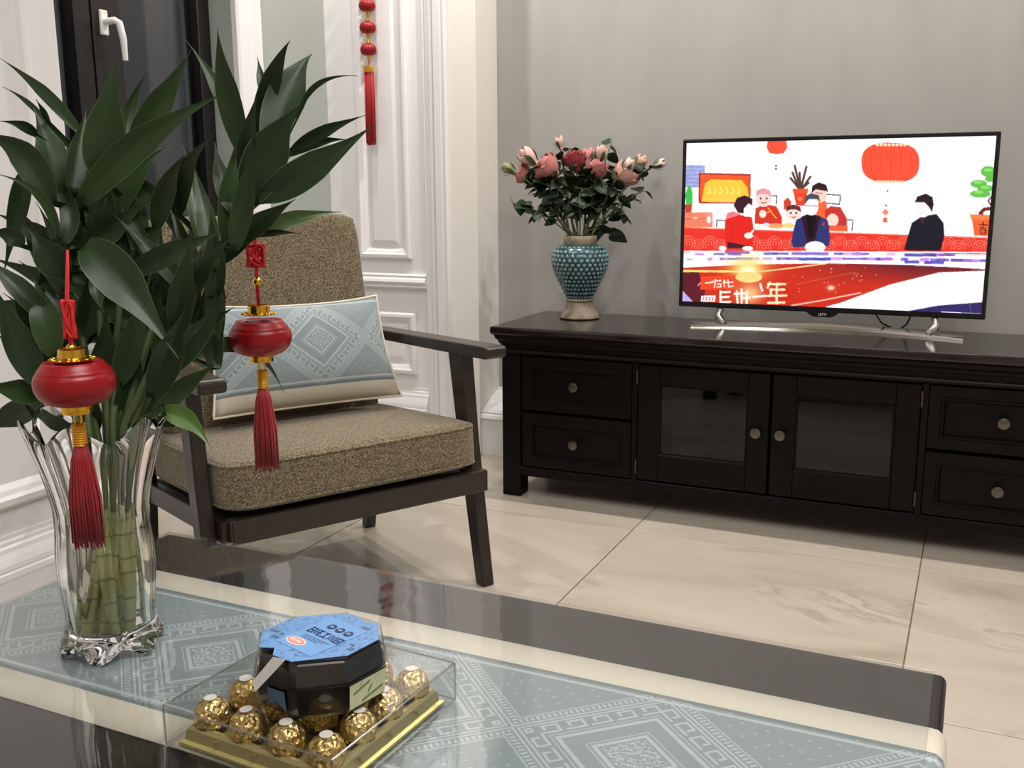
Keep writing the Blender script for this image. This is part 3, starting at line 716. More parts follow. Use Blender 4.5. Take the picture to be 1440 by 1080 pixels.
    line([(500, 776), (620, 756), (780, 724)], 6, (255, 220, 200), .8); line([(370, 640), (520, 622), (640, 606)], 5, (255, 224, 150)); line([(60, 638), (330, 640)], 9, (255, 220, 120)); line([(520, 690), (760, 640)], 2, (240, 130, 90), .7)
    for k in range(26): ell(480+rs.rand()*420, 620+rs.rand()*110, 2.2, 2.2, (255, 190, 150))
    glow(660, 704, 9, (255, 250, 220), 1.0, 1.6); glow(320, 625, 46, (255, 220, 110), 1.0, 1.7); glow(325, 640, 22, (255, 255, 230), 1.0, 1.6)
    # title lettering bottom left
    poly([(130, 660), (276, 656), (280, 712), (128, 714)], (236, 70, 36)); Wt = (255, 240, 226)
    ell(326, 662, 54, 22, (252, 214, 130)); glow(330, 730, 40, (255, 232, 160), .8, 1.2)
    for ln_ in ([(150, 686), (178, 684)], [(190, 672), (186, 704)], [(176, 680), (212, 676)], [(198, 690), (212, 690), (212, 702), (196, 702)], [(226, 674), (226, 702)], [(222, 684), (262, 682)], [(240, 674), (244, 702), (262, 698)]): line(ln_, 5, Wt)
    for ln_ in ([(210, 720), (210, 766)], [(210, 724), (248, 722)], [(212, 744), (244, 742)], [(212, 764), (250, 762)], [(276, 720), (280, 770)], [(268, 730), (312, 728)], [(296, 712), (296, 772)], [(300, 748), (330, 744)], [(318, 720), (316, 772)], [(344, 742), (392, 738)], [(372, 690), (380, 716)]): line(ln_, 9, Wt)
    for ln_ in ([(412, 684), (402, 704)], [(404, 690), (474, 690)], [(412, 712), (470, 712)], [(400, 738), (478, 736)], [(440, 688), (438, 768)], [(416, 712), (414, 738)], [(404, 766), (470, 764)]): line(ln_, 9, (255, 234, 190))
    poly([(132, 738), (190, 736), (188, 762), (130, 762)], (246, 240, 244))
    for k in range(4): line([(142+k*13, 744), (138+k*13, 756)], 4, (226, 70, 60))
    line([(118, 698), (128, 686)], 3, (230, 220, 240))
    img2 = img.reshape(NY, SS, NX, SS, 3).mean((1, 3))
    s = img2/255.0
    return NX, NY, np.where(s <= .04045, s/12.92, ((s+.055)/1.055)**2.4)
NX, NY, pic = screen_picture()
sx0, sx1, sz0, sz1 = TVX0+.013, TVX1-.012, TVZ0+.017, TVZ1-.012
gx, gz = np.meshgrid(np.linspace(sx0, sx1, NX+1), np.linspace(sz1, sz0, NY+1))
loc = tv.location
co = np.stack([gx-loc.x, np.full_like(gx, TVY-.0006-loc.y), gz-loc.z], -1).reshape(-1, 3)
idx = np.arange((NX+1)*(NY+1)).reshape(NY+1, NX+1)
fc = np.stack([idx[1:, :-1], idx[1:, 1:], idx[:-1, 1:], idx[:-1, :-1]], -1).reshape(-1, 4)
me = bpy.data.meshes.new('screen'); me.from_pydata(co.tolist(), [], fc.tolist())
at_ = me.color_attributes.new('picture', 'FLOAT_COLOR', 'CORNER')
colr = np.ones((NX*NY, 4, 4)); colr[:, :, :3] = pic.reshape(-1, 1, 3); at_.data.foreach_set('color', colr.reshape(-1).astype(np.float32))
t = NT('lit_screen'); ca = t.n('ShaderNodeVertexColor'); ca.layer_name = 'picture'
em = t.n('ShaderNodeEmission'); t.l(ca.outputs[0], em.inputs[0]); em.inputs[1].default_value = 1.0
gl = t.n('ShaderNodeBsdfGlossy'); gl.inputs['Roughness'].default_value = .15; gl.inputs[0].default_value = (.03, .03, .03, 1)
ad = t.n('ShaderNodeAddShader'); t.l(em.outputs[0], ad.inputs[0]); t.l(gl.outputs[0], ad.inputs[1]); t.l(ad.outputs[0], t.out.inputs[0])
link('screen', me, t.m, tv)

# ------------------------------------------------------------------ hobnail vase with roses
VB = onz(815, 447, .5703); VB.z = .5703
fv = tag(empty('flower_vase', VB), 'turquoise beaded urn vase with ivory foot on the cabinet', 'vase')
prof_body = [(.044, .068), (.052, .085), (.064, .110), (.078, .140), (.088, .165), (.094, .190), (.095, .205), (.091, .222), (.080, .238), (.066, .246), (.054, .250)]
bm = NB(); lathe(bm, prof_body, 40); obj('body', bm, MT['teal'], fv, 60)
def rat(z):
    for (r0, z0), (r1, z1) in zip(prof_body[:-1], prof_body[1:]):
        if z0 <= z <= z1: return r0+(r1-r0)*(z-z0)/(z1-z0), math.atan2(z1-z0, r1-r0)
    return prof_body[-1][0], 1
bm = NB(); rows_ = 13
for i in range(rows_):
    z = .075+i*(.240-.075)/(rows_-1); r, sl = rat(z); n = 30
    for k in range(n):
        th = 2*PI*(k+.5*(i % 2))/n; rr = r*2*PI/n*.47
        mt = Matrix.Translation((r*math.cos(th), r*math.sin(th), z)) @ Matrix.Rotation(th, 4, 'Z') @ Matrix.Diagonal((.55, 1, 1.0, 1))
        bmesh.ops.create_icosphere(bm, subdivisions=1, radius=rr*.92, matrix=mt)
bd = obj('beads', bm, MT['teal_bead'], fv, 180); bd['kind'] = 'stuff'
bm = NB(); lathe(bm, [(0, .002), (.064, .0), (.068, .004), (.066, .012), (.054, .030), (.046, .048), (.043, .056), (.047, .060), (.047, .066), (.043, .070), (.040, .066), (.0, .060)], 40); obj('foot', bm, MT['ivory'], fv, 50)
bm = NB(); lathe(bm, [(.053, .248), (.056, .252), (.056, .274), (.054, .279), (.049, .279), (.047, .270), (.045, .240), (0, .236)], 40); obj('neck', bm, MT['ivory'], fv, 50)

def ovate(name, L, Wd, fold=.25, droop=.15, n=7):
    """pointed oval leaf along +X, with UV"""
    bm = NB(); uvl = bm.loops.layers.uv.new('UVMap'); rows = []; uvs = {}
    for i in range(n+1):
        s = i/n; w = Wd*.5*math.sin(PI*min(1, s**.8))**.8*(1 if s < .97 else .3) + 1e-4
        row = []
        for j, a in enumerate((-1, -.5, 0, .5, 1)):
            v = bm.verts.new((s*L, a*w, abs(a)*w*fold - droop*L*s*s + .02*L*math.sin(s*9+a))); uvs[v] = ((a+1)/2, s); row.append(v)
        rows.append(row)
    grid_faces(bm, rows)
    for f in bm.faces:
        for l in f.loops: l[uvl].uv = uvs[l.vert]
    me = bpy.data.meshes.new(name); bm.to_mesh(me); bm.free()
    for p in me.polygons: p.use_smooth = True
    return me
ROSE_LEAF = [ovate('leaf', .064, .046, .3, .2), ovate('leaf', .052, .040, .15, .05), ovate('leaf', .074, .050, .35, .35)]
for m_ in ROSE_LEAF: m_.materials.append(MT['rose_leaf'])
def petal_mesh(r, h, span, flare, name='petal', n=6):
    bm = NB(); rows = []
    for i in range(n+1):
        b = i/n; row = []
        rad = r*(.22+.80*math.sin(PI*min(.66, b*.66+.0))**.8)*(1-.18*max(0, b-.7)/.3) + flare*r*max(0, b-.66)**1.3*3.2
        z = h*b - flare*h*max(0, b-.8)*.9
        for j in range(7):
            a = (j/6*2-1); sp = span*math.sin(PI*(.18+.70*b))**.6
            zz = z*(1-.22*a*a*(b**2)) + .04*h*math.sin(a*3+r*900)*b
            row.append(bm.verts.new((rad*math.cos(a*sp), rad*math.sin(a*sp), zz)))
        rows.append(row)
    grid_faces(bm, rows); me = bpy.data.meshes.new(name); bm.to_mesh(me); bm.free()
    for p in me.polygons: p.use_smooth = True
    return me
PETALS = {}
def rose(px, py, wpx, kind, tint, tilt=(0, 0), dd=0.0, lab='', stemdir=0, nleaf=8, seed=0):
    rd = random.Random(seed+11)
    tdep = (VB-EYE).dot(FW) + dd
    top = att(px, py, tdep)
    r = wpx*.5*tdep/F_PX
    base = VB + Vector((rd.uniform(-.012, .012), rd.uniform(-.012, .012), .2375))
    root = tag(empty('artificial_rose', base), lab, 'flower', 'artificial roses in the beaded vase')
    def loc_(p): return p-base
    d = top-(VB+Vector((0, 0, .27)))
    ex = VB+Vector((0, 0, .28)); h_ = Vector((d.x, d.y, 0)); hl = h_.length
    ex = ex + (h_.normalized()*min(.040, hl*.3+.006) if hl > 0 else Vector()) + Vector((rd.uniform(-.006, .006), rd.uniform(-.006, .006), 0))
    mid = ex.lerp(top, .55) + Vector((0, 0, .03+.15*hl)) + Vector((rd.uniform(-.01, .01), rd.uniform(-.01, .01), 0))
    axis = (Vector((d.x*1.2, d.y*1.2-.10, .16)) + RT*tilt[0] + Vector((0, 0, 1))*tilt[1]).normalized()
    hgt = r*(1.75 if kind == 'rose' else 2.5)
    bb = top-axis*hgt*.5
    P = [base, ex]
    for i in range(1, 9):
        s = i/8; P.append(ex*(1-s)**2+mid*2*s*(1-s)+bb*s*s)
    bm = NB(); tube(bm, [loc_(p) for p in P], [.0035]*len(P), 7); obj('stem', bm, MT['rose_stem'], root, 60)
    q = axis.to_track_quat('Z', 'X')
    mw = Matrix.Translation(loc_(bb)) @ q.to_matrix().to_4x4()
    bm = NB(); lathe(bm, [(0, -.1*hgt), (r*.30, -.05*hgt), (r*.42, .08*hgt), (r*.36, .35*hgt), (r*.2, .6*hgt), (0, .75*hgt)], 12)
    bloom = obj('bloom', bm, MT['petal_'+tint], root, 180); bloom.matrix_local = mw
    if kind == 'rose': layers = [(.34, .86, 2.0, .0, 2), (.58, .96, 1.25, .12, 3), (.82, .98, 1.05, .25, 4), (1.0, .86, .95, .42, 5)]
    elif kind == 'half': layers = [(.40, .92, 2.0, 0, 2), (.70, .98, 1.3, .05, 3), (.95, .92, 1.2, .18, 3)]
    else: layers = [(.55, .98, 2.0, 0, 2), (.85, 1.0, 1.5, 0, 3)]
    for li, (rf, hf, sp, fl, n) in enumerate(layers):
        key = (kind, li, tint, round(r, 4)); 
        if key not in PETALS:
            m_ = petal_mesh(r*rf, hgt*hf, sp, fl); m_.materials.append(MT['petal_'+tint]); PETALS[key] = m_
        for k in range(n):
            o = link('petal', PETALS[key], None, bloom); o.rotation_euler = (0, 0, 2*PI*(k+.37*li)/n+rd.uniform(-.2, .2)+seed)
    sm = ('sep', kind, round(r, 4))
    if sm not in PETALS:
        m_ = petal_mesh(r*1.05, hgt*.75, .30, .35, 'sepal', 5); m_.materials.append(MT['sepal']); PETALS[sm] = m_
    for k in range(4 if kind != 'rose' else 5):
        o = link('sepal', PETALS[sm], None, bloom); o.rotation_euler = (0, 0, 2*PI*k/4.5+.5); o.location = (0, 0, -.04*hgt)
        if kind == 'rose': o.scale = (.8, .8, .45)
    # leaves on the stem
    for k in range(nleaf):
        s = .34+.60*(k+rd.random()*.8)/nleaf; p = ex*(1-s)**2+mid*2*s*(1-s)+bb*s*s
        ang = rd.uniform(0, 2*PI); el = rd.uniform(-.5, .6)
        dv = Vector((math.cos(ang)*math.cos(el), math.sin(ang)*math.cos(el), math.sin(el)))
        ql = dv.to_track_quat('X', 'Z')
        o = link('leaf', ROSE_LEAF[rd.randrange(3)], None, root); sc = rd.uniform(.65, 1.0)
        o.matrix_local = Matrix.Translation(loc_(p)) @ ql.to_matrix().to_4x4() @ Matrix.Rotation(rd.uniform(-1, 1), 4, 'X') @ Matrix.Scale(sc, 4)
    return root
rose(787, 201, 15, 'bud', 'pale', (0, .4), .01, 'tallest rose bud, pale with green sepals, above the other roses', seed=1, nleaf=8)
rose(742, 221, 25, 'half', 'pale', (-.05, .1), -.02, 'half open pale pink rose above a darker pink one', seed=2, nleaf=12)
rose(736, 245, 28, 'rose', 'pink', (-.08, 0), .02, 'dusky pink rose low at the edge beside the white column', seed=3, nleaf=15)
rose(769, 236, 40, 'rose', 'pink', (-.02, 0), -.03, 'largest pink rose, fully open, with a dark leaf before it', seed=4, nleaf=15)
rose(808, 226, 34, 'rose', 'deep', (.0, .05), .0, 'deep crimson rose in the middle of the bouquet', seed=5, nleaf=15)
rose(829, 222, 24, 'half', 'pink', (.02, .1), .05, 'pink rose tucked between the crimson rose and the pale bud', seed=6, nleaf=15)
rose(846, 216, 20, 'bud', 'pale', (.03, .2), -.04, 'pale peach rosebud standing over an open pink rose', seed=7, nleaf=12)
rose(840, 238, 35, 'rose', 'pink', (.02, 0), -.03, 'open salmon pink rose under the pale peach bud', seed=8, nleaf=15)
rose(878, 246, 37, 'rose', 'peach', (.06, 0), -.02, 'open peach rose on the side nearer the television', seed=9, nleaf=15)
rose(884, 232, 17, 'bud', 'cream', (.04, .1), -.05, 'cream rosebud resting against the open peach rose', seed=10, nleaf=8)
rose(899, 229, 20, 'half', 'peach', (.08, .1), .03, 'peach half open rose between cream bud and white bud', seed=11, nleaf=15)
rose(927, 231, 15, 'bud', 'cream', (.35, .1), .0, 'white rosebud reaching out towards the television', seed=12, nleaf=12)
rose(715, 238, 17, 'bud', 'olivebud', (-.2, .2), .0, 'green unopened rosebud reaching out towards the white column', seed=13, nleaf=9)
# bare filler stems with leaves only
for k, (px, py, dd) in enumerate(((800, 284, -.06), (848, 286, -.06), (720, 285, .0), (752, 300, -.03), (875, 300, .02), (905, 268, -.02), (858, 330, -.03), (815, 272, -.05), (845, 285, .04), (785, 275, .03), (860, 200, .0), (800, 208, .02))):
    rd = random.Random(90+k); base = VB + Vector((rd.uniform(-.02, .02), rd.uniform(-.02, .02), .2375))
    rt = tag(empty('leaf_spray', base), 'spray of dark green rose leaves among the roses in the beaded vase', 'foliage', 'leafy sprays in the beaded vase')
    tip = att(px, py, (VB-EYE).dot(FW)+dd); ex = VB+Vector(((tip.x-VB.x)*.2, (tip.y-VB.y)*.2, .29)); mid = ex.lerp(tip, .5)+Vector((0, 0, .035))
    P = [base, ex]+[ex*(1-s)**2+mid*2*s*(1-s)+tip*s*s for s in (i/6 for i in range(1, 7))]
    bm = NB(); tube(bm, [p-base for p in P], .0026, 6); obj('stem', bm, MT['rose_stem'], rt, 60)
    for q_ in range(9):
        s = .3+.7*(q_+1)/9; p = ex*(1-s)**2+mid*2*s*(1-s)+tip*s*s
        ang = rd.uniform(0, 2*PI); el = rd.uniform(-.7, .5); dv = Vector((math.cos(ang)*math.cos(el), math.sin(ang)*math.cos(el), math.sin(el)))
        o = link('leaf', ROSE_LEAF[rd.randrange(3)], None, rt)
        o.matrix_local = Matrix.Translation(p-base) @ dv.to_track_quat('X', 'Z').to_matrix().to_4x4() @ Matrix.Rotation(rd.uniform(-1, 1), 4, 'X') @ Matrix.Scale(rd.uniform(.7, 1.05), 4)

# ------------------------------------------------------------------ armchair
CA = math.radians(-29.0); CD = Vector((math.cos(CA), math.sin(CA), 0)); CN = Vector((-CD.y, CD.x, 0))
PA = onz(677, 823, 0); CB = PA - CD*.588
chair = tag(empty('armchair', CB - CN*.345 + CD*.29), 'dark wooden armchair with brown tweed cushions beside the coffee table', 'armchair')
chair.rotation_euler = (0, 0, CA)
C_OFF = Vector((-.29, .345, 0))     # chair drawing space: s forward, n to its left-hand (far) side, rear far leg at 0,0
def chpart(name, bm, mat, smooth=None, parent=None):
    for v in bm.verts: v.co += C_OFF
    return obj(name, bm, mat, parent or chair, smooth)
NR, NL, TH = .012, -.690, .034
def sideboard(bm, pts, n, th, bev=.004):
    """outline in (s,z) given thickness across n"""
    r0 = len(bm.verts)
    a = [bm.verts.new((s, n-th/2, z)) for s, z in pts]; b = [bm.verts.new((s, n+th/2, z)) for s, z in pts]; k = len(a)
    fs = [bm.faces.new(a), bm.faces.new(b[::-1])]+[bm.faces.new((a[i], b[i], b[(i+1) % k], a[(i+1) % k])) for i in range(k)]
    bmesh.ops.recalc_face_normals(bm, faces=fs)
    if bev: bmesh.ops.bevel(bm, geom=list({e for f in fs for e in f.edges}), offset=bev, segments=2, profile=.5, affect='EDGES', clamp_overlap=True)
for n in (NR, NL):
    bm = NB(); sideboard(bm, [(.568, .0005), (.606, .0005), (.545, .380), (.520, .602), (.452, .602), (.500, .330)], n, TH); chpart('front_leg', bm, MT['chair_wood'])
    bm = NB(); sideboard(bm, [(-.018, .0005), (.018, .0005), (.070, .300), (.040, .560), (-.060, .925), (-.092, .915), (-.020, .540), (.010, .300)], n+(-.026 if n > -.3 else .026), TH-.004); chpart('rear_leg', bm, MT['chair_wood'])
    bm = NB(); sideboard(bm, [(-.030, .585), (.640, .600), (.650, .606), (.650, .626), (.640, .632), (-.030, .612)], n, .062, .006); chpart('armrest', bm, MT['chair_wood'])
    bm = NB(); sideboard(bm, [(.020, .215), (.600, .262), (.600, .312), (.020, .268)], n+(-.030 if n > -.3 else .030), .024, .003); chpart('side_rail', bm, MT['chair_wood'])
bm = NB(); box(bm, .588, .622, NL+.030, NR-.010, .262, .318, .005, 2); chpart('front_rail', bm, MT['chair_wood'])
bm = NB(); box(bm, .020, .045, NL+.02, NR-.02, .215, .268, .004, 2); chpart('rear_rail', bm, MT['chair_wood'])
for s, z in ((-.072, .890), (-.020, .62)):
    bm = NB(); box(bm, s-.011, s+.011, NL+.02, NR-.02, z-.028, z+.028, .004, 2); chpart('back_rail', bm, MT['chair_wood'])
for k in range(4):
    n = NL+.14+k*.145; bm = NB(); sideboard(bm, [(-.026, .60), (-.014, .60), (-.066, .88), (-.078, .88)], n, .03, .002); chpart('back_slat', bm, MT['chair_wood'])
bm = NB(); sideboard(bm, [(.045, .262), (.592, .300), (.592, .308), (.045, .270)], (NL+NR)/2, NR-NL-.09, 0); chpart('seat_panel', bm, MT['back_plastic'])
for k in range(4):
    s = .12+k*.13; bm = NB(); box(bm, s-.022, s+.022, NL+.03, NR-.03, .246+s*.05, .256+s*.05, .002, 1); chpart('seat_slat', bm, MT['chair_wood'])
for n in (NR-.035, NL+.035):
    bm = NB(); lathe(bm, [(0, 0), (.010, 0), (.011, .008), (.006, .012), (0, .013)], 14, (-.082, n+(-.03 if n > -.3 else .03), .9195)); chpart('brass_stud', bm, MT['brass'], 50)
# seat cushion
SW = NR-NL-.046
ms = Matrix.Translation((.338, (NR+NL)/2, .366)) @ Matrix.Rotation(-math.radians(4.2), 4, 'Y')
bm = NB(); superbox(bm, .575, SW, .118, 14, 11, ms, .10); seat = chpart('seat_cushion', bm, MT['tweed'], 180)
def seam(sx, sy, z, mt, p=11.0, zf=1.0):
    pts = []
    for k in range(96):
        th = 2*PI*k/96; c, s_ = math.cos(th), math.sin(th); rr = (abs(c)**p+abs(s_)**p)**(-1/p)
        pts.append(mt @ Vector((c*rr*sx/2*zf, s_*rr*sy/2*zf, z)))
    return pts
for z in (.045, -.045):
    bm = NB(); tube(bm, seam(.575, SW, z, ms, zf=.994), .0038, 6, closed=True); chpart('piping', bm, MT['tweed'], 180, seat)
bt = math.atan2(.102, .50)     # backward lean
mb = Matrix.Translation((.055, (NR+NL)/2-.004, .662)) @ Matrix.Rotation(-bt, 4, 'Y')
bm = NB(); superbox(bm, .105, SW-.060, .555, 16, 15, mb); back = chpart('back_cushion', bm, MT['tweed'], 180)
# throw pillow on the chair
pw, ph = .500, .285
def chw(p, q, z): return CB + CD*p + CN*q + Vector((0, 0, z))
px_axis = (CN + Vector((0, 0, -.012)) + CD*.02).normalized()
up_ax = CD*-.335 + Vector((0, 0, .942)); up_ax = (up_ax - px_axis*up_ax.dot(px_axis)).normalized(); nrm = px_axis.cross(up_ax)
pc = chw(.205, -.292, .588)
bm = NB(); uvl = bm.loops.layers.uv.new('UVMap'); NU, NV = 30, 20; fr, bk, uvs = [], [], {}
for side, store in ((1, fr), (-1, bk)):
    for j in range(NV+1):
        row = []
        for i in range(NU+1):
            a, b = i/NU*2-1, j/NV*2-1
            th = .066*((max(0, 1-abs(a)**2.6))*(max(0, 1-abs(b)**2.6)))**.6
            pin = 1-.10*(1-abs(a)**2.5)*abs(b)**3*(1 if b > 0 else .35); pin2 = (1-.05*(1-abs(b)**2)*abs(a)**3)*(1-.045*b)
            edge = (abs(a) > .999 or abs(b) > .999)
            if edge and side == -1: v = fr[j][i]
            else:
                v = bm.verts.new((a*pw/2*pin2, b*ph/2*pin, side*th)); uvs[v] = (a*pw/2, b*ph/2-.022)
            row.append(v)
        store.append(row)
grid_faces(bm, fr); grid_faces(bm, bk)
for f in bm.faces:
    for l in f.loops: l[uvl].uv = uvs[l.vert]
pil = obj('throw_pillow', bm, MT['pillow'], None, 180)
pil.matrix_world = Matrix.Translation(pc) @ Matrix((px_axis, up_ax, nrm)).transposed().to_4x4()
tag(pil, 'pale blue lumbar pillow with woven diamonds and cream edges on the armchair', 'pillow')
pts = []
for k in range(100):
    s = k/100*4; e = int(s); f_ = (s-e)*2-1
    a, b = ((f_, -1), (1, f_), (-f_, 1), (-1, -f_))[e]
    pts.append((a*pw/2*(1-.05*(1-b*b)*abs(a)**3)*(1-.045*b), b*ph/2*(1-.10*(1-abs(a)**2.5)*abs(b)**3*(1 if b > 0 else .35)), 0))
bm = NB(); tube(bm, pts, .0035, 6, closed=True); obj('piping', bm, MT['cream_cloth'], pil, 180)

# ------------------------------------------------------------------ coffee table, runner, clear sheet
TX0, TX1, TY0, TY1, TZ = -1.187, .004, .553, 1.187, .450
tbl = tag(empty('coffee_table', ((TX0+TX1)/2, (TY0+TY1)/2, 0)), 'dark wooden coffee table under the blue runner', 'table')
def tp(name, bm, mat, parent=None, smooth=None):
    for v in bm.verts: v.co -= Vector(tbl.location)
    return obj(name, bm, mat, parent or tbl, smooth)
bm = NB(); box(bm, TX0, TX1, TY0, TY1, TZ-.034, TZ, .009, 4); tp('top', bm, MT['table_wood'])
for y0, y1 in ((TY0+.04, TY0+.06), (TY1-.06, TY1-.04)):
    bm = NB(); box(bm, TX0+.07, TX1-.07, y0, y1, TZ-.11, TZ-.034, .002, 1); tp('apron', bm, MT['table_wood'])
for x0, x1 in ((TX0+.04, TX0+.06), (TX1-.06, TX1-.04)):
    bm = NB(); box(bm, x0, x1, TY0+.07, TY1-.07, TZ-.11, TZ-.034, .002, 1); tp('apron', bm, MT['table_wood'])
for x in (TX0+.03, TX1-.085):
    for y in (TY0+.03, TY1-.085):
        bm = NB(); box(bm, x, x+.055, y, y+.055, .0005, TZ-.034, .005, 2); tp('leg', bm, MT['table_wood'])
bm = NB(); box(bm, TX0+.06, TX1-.06, TY0+.06, TY1-.06, .14, .158, .003, 1); tp('shelf', bm, MT['table_wood'])
# runner draped over both ends
RY0, RY1 = .690, 1.048; rc = (RY0+RY1)/2; RT_ = .0012
path = [(TX0-.006, TZ-.17), (TX0-.005, TZ-.04), (TX0-.0035, TZ-.012), (TX0-.001, TZ-.004), (TX0+.005, TZ+.0006), (TX0+.013, TZ+.0012)]
path += [(TX0+.013+(TX1-TX0-.026)*k/30, TZ+.0012) for k in range(1, 30)]
path += [(TX1-.013, TZ+.0012), (TX1-.005, TZ+.0006), (TX1+.001, TZ-.004), (TX1+.0035, TZ-.012), (TX1+.006, TZ-.05), (TX1+.010, TZ-.17)]
bm = NB(); uvl = bm.loops.layers.uv.new('UVMap'); rows = []; uvs = {}; dist = 0
for i, (x, z) in enumerate(path):
    if i: dist += math.hypot(x-path[i-1][0], z-path[i-1][1])
    row = []
    for j in range(9):
        y = RY0+(RY1-RY0)*j/8; v = bm.verts.new((x, y, z)); uvs[v] = (dist-.186+TX0+.013, y-rc); row.append(v)
    rows.append(row)
grid_faces(bm, rows)
for f in bm.faces:
    for l in f.loops: l[uvl].uv = uvs[l.vert]
run = obj('table_runner', bm, MT['runner'], None, 180)
sm_ = run.modifiers.new('thick', 'SOLIDIFY'); sm_.thickness = .0009; sm_.offset = 1
tag(run, 'pale blue woven table runner with cream borders lying along the coffee table', 'runner')
bm = NB(); box(bm, TX0+.004, TX1-.014, TY0+.006, TY1-.004, TZ+.0026, TZ+.0042, .0005, 1)
tag(obj('clear_table_cover', bm, MT['sheet']), 'clear vinyl sheet covering the table top and runner', 'cover')
ZS = TZ+.0046

# ------------------------------------------------------------------ cut glass vase with bamboo
VG = onz(160, 905, ZS); VG.z = ZS
gv = tag(empty('glass_vase', VG), 'tall clear cut glass vase with flared wavy rim holding green stalks', 'vase')
NLOB = 12
def rimwave(r, z, th):
    k = max(0, (z-.17)/.115)**1.5; foot = max(0, (.030-z)/.030)
    c = math.cos(NLOB*th/2); fl = abs(c)*2-1.27         # cut flutes meeting in sharp ridges
    big = math.cos(NLOB/2*th)
    rr = r*(1-.022*fl*(.35+min(1, z/.2)) + .05*k*big + .10*foot*big)
    zz = z + .012*k*big + (.011*foot*(1-big)*.5 if z < .028 else 0)
    return rr, zz
def inwave(r, z, th):
    k = max(0, (z-.17)/.115)**1.5; big = math.cos(NLOB/2*th)
    return r*(1+.05*k*big), z+.012*k*big
outer = [(.056, .0), (.0585, .010), (.0535, .026), (.0515, .045), (.0540, .075), (.0560, .100), (.0555, .125), (.0530, .155), (.0530, .180), (.0570, .205), (.0630, .230), (.0700, .255), (.0765, .276), (.0790, .285)]
inner = [(r-.0062, z) for r, z in outer[3:]]
inner = [(0, .026), (.040, .027), (.0455, .032)] + inner
inner[-1] = (.0750, .2845)
inn = {(round(r, 6), round(z, 6)) for r, z in inner}
prof = [(0, .004), (.040, .004)] + outer + inner[::-1]
bm = NB(); lathe(bm, prof, 144, mod=lambda r, z, th: inwave(r, z, th) if (round(r, 6), round(z, 6)) in inn else rimwave(r, z, th)); obj('vase_body', bm, MT['glass'], gv, 35)
WL = .170
win_ = [(0, .0275), (.0392, .0280), (.0447, .0330)]+[(r-.0006, z) for r, z in inner[3:] if z < WL]+[(.0462, WL), (0, WL)]
bm = NB(); lathe(bm, win_, 72); obj('water', bm, MT['water'], gv, 50)

# bamboo stalks with leaves
TD = (VG-EYE).dot(FW)
VT = VG+Vector((0, 0, .30))
STALK_TOPS = [(60, 430, .02), (95, 330, .04), (130, 300, .03), (150, 260, .05), (185, 290, .03), (215, 380, .04), (250, 360, .06), (290, 340, .04), (325, 330, .05), (345, 300, .03), (110, 420, .06), (180, 440, .05)]
stalks = []
for k, (px, py, dd) in enumerate(STALK_TOPS):
    rd = random.Random(300+k)
    top = att(px, py, TD+dd)
    ang = 2*PI*k/len(STALK_TOPS)+.4; rb = .031 if k % 3 else .016
    # stems cross inside the vase: they start opposite to the side they lean to
    dx = top-VT; dx.z = 0
    b0 = VG+Vector((math.cos(ang)*rb, math.sin(ang)*rb, .0285))
    ex = VG+Vector((0, 0, .275)) + (dx.normalized()*min(.052, dx.length*.4+.01) if dx.length > 1e-4 else Vector()) + Vector((rd.uniform(-.012, .012), rd.uniform(-.012, .012), 0))
    lab = 'green bamboo stalk with long dark leaves standing in the glass vase'
    lab = {0: 'bamboo stalk leaning out furthest towards the white wall beside the glass vase', 3: 'tallest bamboo stalk in the glass vase, leaves reaching before the dark window', 9: 'bamboo stalk leaning furthest over the armchair from the glass vase'}.get(k, lab)
    root = tag(empty('bamboo_stalk', b0), lab, 'plant', 'bamboo stalks in the glass vase')
    mid = ex.lerp(top, .5)+Vector((0, 0, .02)) 
    P = [b0.lerp(ex, i/7) for i in range(8)]+[ex*(1-s)**2+mid*2*s*(1-s)+top*s*s for s in (i/6 for i in range(1, 7))]
    R0 = [.0046]*8+[.0054, .0050, .0045, .0040, .0034, .0028]
    bm = NB(); tube(bm, [p-b0 for p in P[:5]], R0[:5], 10); obj('stem', bm, MT['stalk'], root, 60)
    bm = NB(); tube(bm, [p-b0 for p in P[4:]], R0[4:], 10); obj('shoot', bm, MT['shoot'], root, 60)
    for i in range(6):
        s = .06+.10*i+rd.uniform(-.02, .02)
        p = b0.lerp(ex, s); dirv = (ex-b0).normalized()
        bm = NB(); tube(bm, [p-b0-dirv*.0016, p-b0, p-b0+dirv*.0016], [.0046, .0051, .0046], 10); obj('node', bm, MT['node'], root, 60)
    stalks.append((root, b0, P, (px, py)))
LEAF_N = [0]
